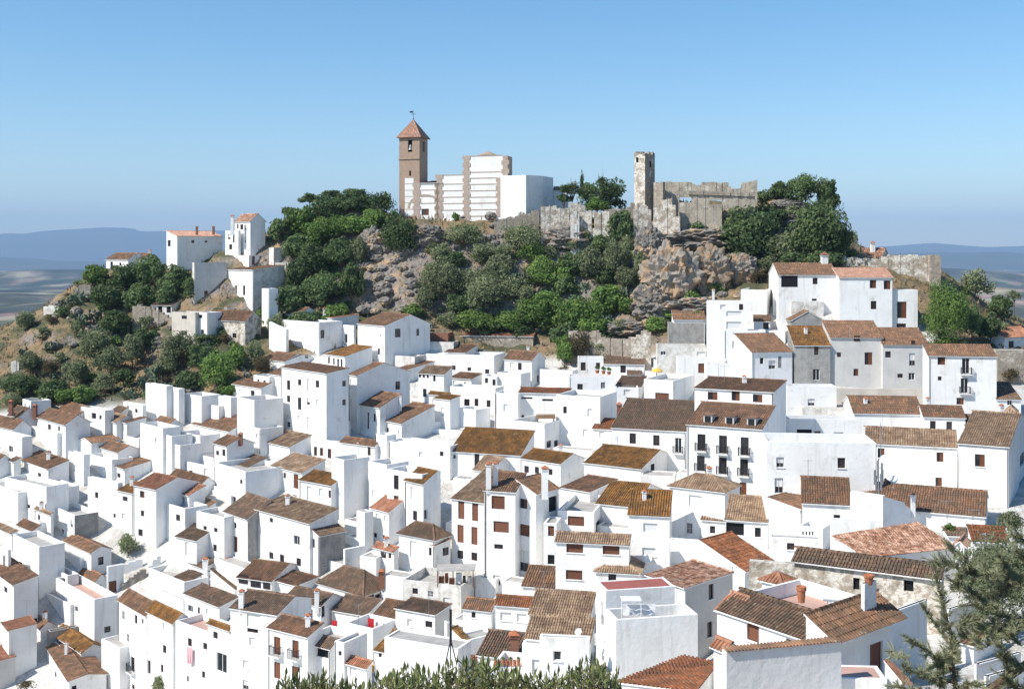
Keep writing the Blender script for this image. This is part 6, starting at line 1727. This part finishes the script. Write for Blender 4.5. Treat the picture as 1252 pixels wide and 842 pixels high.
def black_mast():
    x, y = XY(490, 701, 364, 600); D = 128 * SC_D; p = at(x, y, D); k = D / F / 1
    h = (340 / 5.962) * k; mb = MB()
    mb.box(-.10, .10, -.10, .10, .9, h)
    for a in range(3):
        w = a * 2.094 + .5; mb.tube((0, 0, 1.4), (math.cos(w) * .55, math.sin(w) * .55, -.8), .05, .05, 5)
    thing('black_mast', mb, M['iron'], p, 'black square mast on three feet beside the slim white wall pillar', 'mast')
black_mast()
for i, (ox, oy, x, y0, y1, D, lb) in enumerate((
    (790,330,570,690,780,205,'television antenna above the attic storey of the balcony house'), (960,400,470,-20,60,232,'thin television antenna over the pale grey unpainted house'),
    (330,470,1155,530,615,222,'television antenna beside the rust pent roof'), (500,500,410,400,510,196,'single black aerial pole on the white wall below the mossy roof'),
    (690,701,820,30,240,122,'tall thin aerial beside the patchy tan roof'), (490,701,205,170,290,150,'thin aerial rising over the low dark hedge house roof'),
    (310,701,765,215,335,165,'white pole aerial on the laundry terrace'), (840,560,490,720,800,128,'small aerial on the crimson brown roof'),
    (120,230,0,0,1,1,''))):
    if lb: antenna(*XY(ox, oy, x, y0), XY(ox, oy, x, y1)[1], D, lb)
for ox, oy, x, y, D, r, lb in ((1042,510,235,308,148,.45,'white satellite dish at the top of the phone mast'), (1042,510,305,456,150,.4,'white satellite dish on the wall edge beside the phone mast'), (1042,510,155,664,138,.4,'white satellite dish on the firewall house'),
    (790,330,560,662,232,.45,'satellite dish on the ledge of the stacked balcony house'), (790,330,600,668,232,.4,'second satellite dish on the ledge, further along the wall'), (670,620,735,372,160,.4,'satellite dish by the balustraded balcony'),
    (690,701,105,425,118,.28,'white satellite dish on the ribbed tan roof'), (130,701,1150,600,196,.4,'satellite dish on the white blinds house wall'), (310,701,70,600,165,.4,'satellite dish at the corner of the brown door house')):
    dish(*XY(ox, oy, x, y), D, r, lb)
# parasol, straw shade
def parasol():
    x, y = XY(680, 400, 735, 395); D = 236 * SC_D; 
    x, y = XY(680, 400, 735, 385); p = at(x, y, BOXD); h = 9.5 / F * BOXD * 1.0 + .6
    root = empty('parasol', p, 'yellow parasol open on the terrace of the white box house', 'parasol')
    mb = MB(); mb.tube((0, 0, -.9), (0, 0, h), .03, .03, 6); part('pole', mb.build('pole', M['paint']), root)
    mb = MB(); mb.lathe((0, 0, h), [(.02, .1), (.5, -.05), (.95, -.38), (.93, -.5), (.02, 0)], 8); part('canopy', mb.build('canopy', M['yellow']), root)
BOXD = (hitD(*XY(680, 400, 862, 660), 30) or 175) + 2.0
parasol()
def straw():
    x, y = XY(500, 500, 998, 95); D = (hitD(*XY(500, 500, 995, 340), 30) or 165) + 3.0
    p = at(x, y, D); k = D / F / 5.962
    root = empty('straw_shade', p, 'straw thatched shade on the flat roof of the white box house with lilac side', 'sunshade')
    mb = MB(); mb.box(-70 * k, 70 * k, -1.1, 1.1, 34 * k, 40 * k)
    for i in range(26):
        a = -70 * k + 140 * k * i / 26
        mb.tube((a, -1.2, 33 * k), (a + .05, 0, 62 * k), .05, .03, 4); mb.tube((a, 1.2, 33 * k), (a + .05, 0, 62 * k), .05, .03, 4)
    part('thatch', mb.build('thatch', M['straw']), root)
    for sx in (-1, 1):
        for sy in (-1, 1):
            mb = MB(); mb.tube((sx * 58 * k, sy * .9, -1.2), (sx * 58 * k, sy * .9, 36 * k), .06, .06, 6); part('post', mb.build('post', M['wood']), root)
straw()
# laundry and cloths: rippled sheets
def cloth(px, py, w, h, D, mt, label, name='laundry_cloth', cat='laundry', yaw=0.0, group=None):
    D *= SC_D; k = D / F; p = at(px, py, D); n = 10; mb = MB()
    W_, H_ = w * k, h * k
    P_ = []
    for j in range(5):
        for i in range(n + 1):
            u = i / n - .5
            P_.append((u * W_ * math.cos(yaw), u * W_ * math.sin(yaw) + .07 * math.sin(i * 1.7 + j * .5) * j / 4, -H_ * j / 4 - .04 * math.sin(i * 2.1) * (j == 4)))
    for j in range(4):
        for i in range(n):
            a = j * (n + 1) + i
            mb.poly([P_[a], P_[a + 1], P_[a + n + 2], P_[a + n + 1]])
            mb.poly([tuple(Vector(q) + Vector((0, .015, 0))) for q in (P_[a + n + 1], P_[a + n + 2], P_[a + 1], P_[a])])
    thing(name, mb, mt, p, label, cat, group)
def q(ox, oy, x, y): return XY(ox, oy, x, y)
def hd(ox, oy, x, y, dd=0.0): return ((hitD(*XY(ox, oy, x, y), 30) or 150) + dd) / SC_D
for ox, oy, x, y, w, h, D, mt, lb in (
    (130,701,606,535,9,20,None,'pinkcloth','pink and white bedding hung from a small window'), (310,701,855,325,9,13,None,'redcloth','bright red towels drying on the walled roof terrace'),
    (310,701,915,335,10,12,None,'paint','white sheet drying next to the red towels'), (310,701,590,340,8,10,None,'redcloth','red cloth drying over the cluttered terrace'),
    (310,701,320,285,4,12,None,'maroon','maroon cloth hung beside a window of the slim-chimney house'), (310,701,265,270,5,10,None,'bluecloth','blue-grey cloth hanging on the white terrace wall'),
    (310,701,905,665,16,9,None,'yellow','yellow awning cloth above the hedge')):
    base = {'pinkcloth': (130,701,750,905), 'yellow': (310,701,825,860)}.get(mt, (310,701,870,680) if x > 700 else (310,701,492,440))
    cloth(*XY(ox, oy, x, y), w, h, hd(*base, -.6 if mt in ('pinkcloth',) else 1.5 if x > 700 else -.4), M[mt], lb, yaw=-.4)
cloth(*XY(690, 701, 545, 218), 40, 14, 113.5, M['paint'], 'long white sheet hung across the red roofed house terrace')
def frame_awning():
    x, y = XY(690, 701, 485, 185); D = 113 * SC_D; k = D / F / 5.962; p = at(x, y, D)
    root = empty('awning', p, 'small white slatted awning on thin posts over the washing line', 'awning')
    mb = MB()
    for i in range(7): mb.box(-72 * k, 72 * k, -.5 + i * .17, -.38 + i * .17, .0, .04)
    part('slats', mb.build('slats', M['paint']), root, 'stuff')
    for sx in (-70, 70):
        mb = MB(); mb.tube((sx * k, -.4, -140 * k), (sx * k, -.4, 0), .03, .03, 6); part('post', mb.build('post', M['paint']), root)
frame_awning()
# covered clutter terrace
def pergola():
    D = (hitD(*XY(490, 701, 440, 330), 30) or 150) + 2.2; k = D / F / 5.962
    x, y = XY(500, 600, 345, 560); p = at(x, y, D)
    root = empty('pergola', p, 'covered terrace shelter with a flat tan roof full of clutter', 'shelter')
    mb = MB(); mb.box(-140 * k, 140 * k, -1.2, 1.6, -.05, .06); part('canopy', mb.build('canopy', M['deck']), root)
    for sx in (-130, -20, 125):
        mb = MB(); mb.box(sx * k - .06, sx * k + .06, -1.15, -1.03, -120 * k, -.05); part('post', mb.build('post', M['wood']), root)
    base = p + Vector((0, -.6, -105 * k))
    rr = random.Random(8)
    for i, (dx, w, h, mt, lb, nm) in enumerate(((-105, .5, .9, 'wood', 'brown wooden crate under the terrace shelter', 'crate'), (-70, .45, 1.1, 'terra', 'terracotta coloured jar under the terrace shelter', 'jar'), (-30, .5, .7, 'wood', 'low brown crate near the middle post of the shelter', 'crate'),
            (20, .55, 1.2, 'paint', 'white storage bin under the terrace shelter', 'bin'), (60, .4, 1.0, 'iron', 'dark barrel under the terrace shelter', 'barrel'), (100, .6, .9, 'steel', 'grey tub at the open end of the shelter', 'tub'))):
        mb = MB()
        if nm in ('jar', 'barrel', 'tub'): mb.lathe((0, 0, 0), [(.02, 0), (w * .38, 0), (w * .5, h * .4), (w * .42, h * .85), (w * .46, h), (w * .36, h), (.02, h * .8)], 10)
        else:
            for j in range(4): mb.box(-w / 2, w / 2, -w / 2, w / 2, h * j / 4 + .02, h * (j + 1) / 4 - .01)
            for cx_ in (-1, 1):
                for cy_ in (-1, 1): mb.box(cx_ * (w / 2 + .02) - .03, cx_ * (w / 2 + .02) + .03, cy_ * (w / 2 + .02) - .03, cy_ * (w / 2 + .02) + .03, 0, h)
        thing(nm, mb, M[mt], base + Vector((dx * k, rr.uniform(-.3, .5), 0)), lb, nm)
pergola()
# pots
def pot(px, py, D, r, h, label, plant_=False, group=None):
    p = at(px, py, D); root = empty('flower_pot', p, label, 'flower pot', group)
    mb = MB(); mb.lathe((0, 0, 0), [(.02, 0), (r * .7, 0), (r * .95, h * .75), (r * 1.1, h * .78), (r * 1.1, h), (r * .9, h), (.02, h * .85)], 10); part('pot', mb.build('pot', M['terra']), root)
    if plant_:
        c = bpy.data.objects.new('foliage', crown_mesh('green', 0, 1)); c.location = (0, 0, h + r); c.scale = (r * 1.6,) * 3; put(c, parent=root)
D_ = 92 * SC_D
pot(*XY(860, 701, 714, 208), D_, .28, .95, 'tall terracotta jar on the white roof terrace')
for i, (x, y) in enumerate(((300, 335), (345, 340), (385, 345))): pot(*XY(680, 400, x, y), (hitD(*XY(680, 400, 425, 580), 30) or 175) + 1.0, .35, .5, 'terracotta pot in the row on the tall-window house terrace', True, 'terracotta pots on the tall-window terrace')
for i in range(7): pot(*XY(490, 701, 690 + i * 28, 668), (hitD(*XY(490, 701, 885, 880), 30) or 100) + .35, .13, .42, 'red clay pot on the parapet before the brick chimney', i % 2 == 0, 'red pots on the parapet')
# water tank
def tank():
    p = at(*XY(860, 701, 1000, 178), 92 * SC_D); mb = MB()
    mb.tube((-.95, .3, 0), (1.05, -.35, 0), .24, .24, 14); mb.box(-.7, -.5, .05, .35, -.5, -.2); mb.box(.55, .75, -.3, 0, -.5, -.2)
    thing('water_tank', mb, M['paint'], p, 'white cylindrical water tank lying behind the roof terrace', 'water tank')
tank()
# dormers of the balcony house and its small pediment
def dormers():
    r = BALC['root']; W3 = BALC['W3']; H0 = BALC['H0']; L = face_fn(BALC)
    T(830, 440)
    for x in (200, 358, 518):
        u, z = L(x, 430)
        v = 1.1; zz = H0 + .5
        mb = MB(); mb.box(u - .55, u + .55, v - .5, v + .9, zz - .6, zz + .62, W3); mb.box(u - .68, u + .68, v - .62, v + 1.0, zz + .622, zz + .72, W3, 1)
        o = part('dormer', mb.build('dormer', [M['b'], TM['b']]), r)
        mb = MB(); mb.box(u - .38, u + .38, v - .53, v - .502, zz - .25, zz + .5, W3); part('pane', mb.build('pane', M['glass']), o)
dormers()
# letters on the white wall and a utility pole
def letters():
    T(690, 701)
    for ch, x, y in (('L', 297, 505), ('e', 287, 575), ('n', 286, 628)):
        cu = bpy.data.curves.new('lettering', 'FONT'); cu.body = ch; cu.size = .78; cu.extrude = .015; cu.shear = .35; cu.align_x = 'CENTER'
        cu.materials.append(M['greyframe'])
        L = face_fn(REDH); u, z = L(x, y)
        o = bpy.data.objects.new('lettering', cu); p = REDH['W3'](u, -.03, z)
        o.location = p; o.rotation_euler = (R(90), 0, math.atan2(-REDH['U'].y, -REDH['U'].x))
        col.objects.link(o); me = bpy.data.meshes.new_from_object(o); lo = bpy.data.objects.new('letter', me); lo.location = o.location; lo.rotation_euler = o.rotation_euler
        bpy.data.objects.remove(o); put(lo, parent=REDH['root'])
letters()
def utility_pole():
    p = at(*XY(1042, 630, 972, 330), 112 * SC_D); k = 112 * SC_D / F / 5.962; mb = MB()
    mb.tube((0, 0, -3), (0, 0, 205 * k), .11, .08, 8); mb.tube((-.4, 0, 195 * k), (.4, 0, 195 * k), .04, .04, 5)
    thing('utility_pole', mb, M['g'], p, 'grey utility pole standing in front of the dark tree', 'utility pole')
utility_pole()

# tile coping along the foreground wall, broken pot on the white chimney block
def coping():
    TV, ti = [], []
    W3 = FW['W3']; z = FW['H0'] + .05
    n = 34
    for i in range(n):
        v0, v1 = FW['Lr'] * i / n, FW['Lr'] * (i + .92) / n
        ridge_geo(W3(-.12, (v0 + v1) / 2, z), W3(min(FW['Ll'], .55), (v0 + v1) / 2, z + .04), TV, ti, (v1 - v0) * .42)
    part('coping_tiles', quads('coping_tiles', TV, 4, TM['b'], ti), FW['root'], 'stuff')
coping()
pot(*XY(860, 701, 1206, 78), 88.6 * SC_D, .28, .55, 'broken terracotta chimney pot on the white chimney block')

_r = random.Random(99)
_roofs = [o for o in bpy.data.objects if o.name.startswith('roof') and not o.name.startswith('roof_tiles') and o.parent and o.parent.get('category') == 'house']
for o in _r.sample(_roofs, 26):
    vs = [o.parent.location + v.co for v in o.data.vertices]; top = max(vs, key=lambda q_: q_.z)
    if top.y < 70: continue
    c_ = sum(vs, Vector()) / len(vs)
    mb = MB(); h = _r.uniform(1.5, 2.4); mb.tube((0, 0, -1.2), (0, 0, h), .03, .022, 5); mb.tube((-.5, 0, h - .1), (.5, 0, h - .1), .014, .014, 4)
    for i in range(6): mb.tube((-.45 + i * .18, -.3 + i * .03, h - .1), (-.45 + i * .18, .3 - i * .03, h - .1), .01, .01, 4)
    thing('television_antenna', mb, M['steel'], top * .7 + c_ * .3, 'thin grey television antenna on a village roof', 'antenna', 'television antennas on the village roofs')
# ------------------------------------------------------------------ haze
def haze():
    mb = MB()
    A = 30000.0
    mb.box(-A, A, -2500, 27000.0, -152.0, 900.0)
    m = bpy.data.materials.new('haze_air'); m.use_nodes = True
    nt = m.node_tree
    for n in list(nt.nodes):
        if n.type != 'OUTPUT_MATERIAL': nt.nodes.remove(n)
    v = nt.nodes.new('ShaderNodeVolumePrincipled')
    v.inputs['Color'].default_value = (0.46, 0.69, 1.0, 1)
    v.inputs['Density'].default_value = 0.000072
    v.inputs['Anisotropy'].default_value = 0.0
    nt.links.new(v.outputs[0], nt.nodes['Material Output'].inputs['Volume'])
    put(bpy.data.objects.new('haze', mb.build('haze', m)), kind='stuff')
haze()
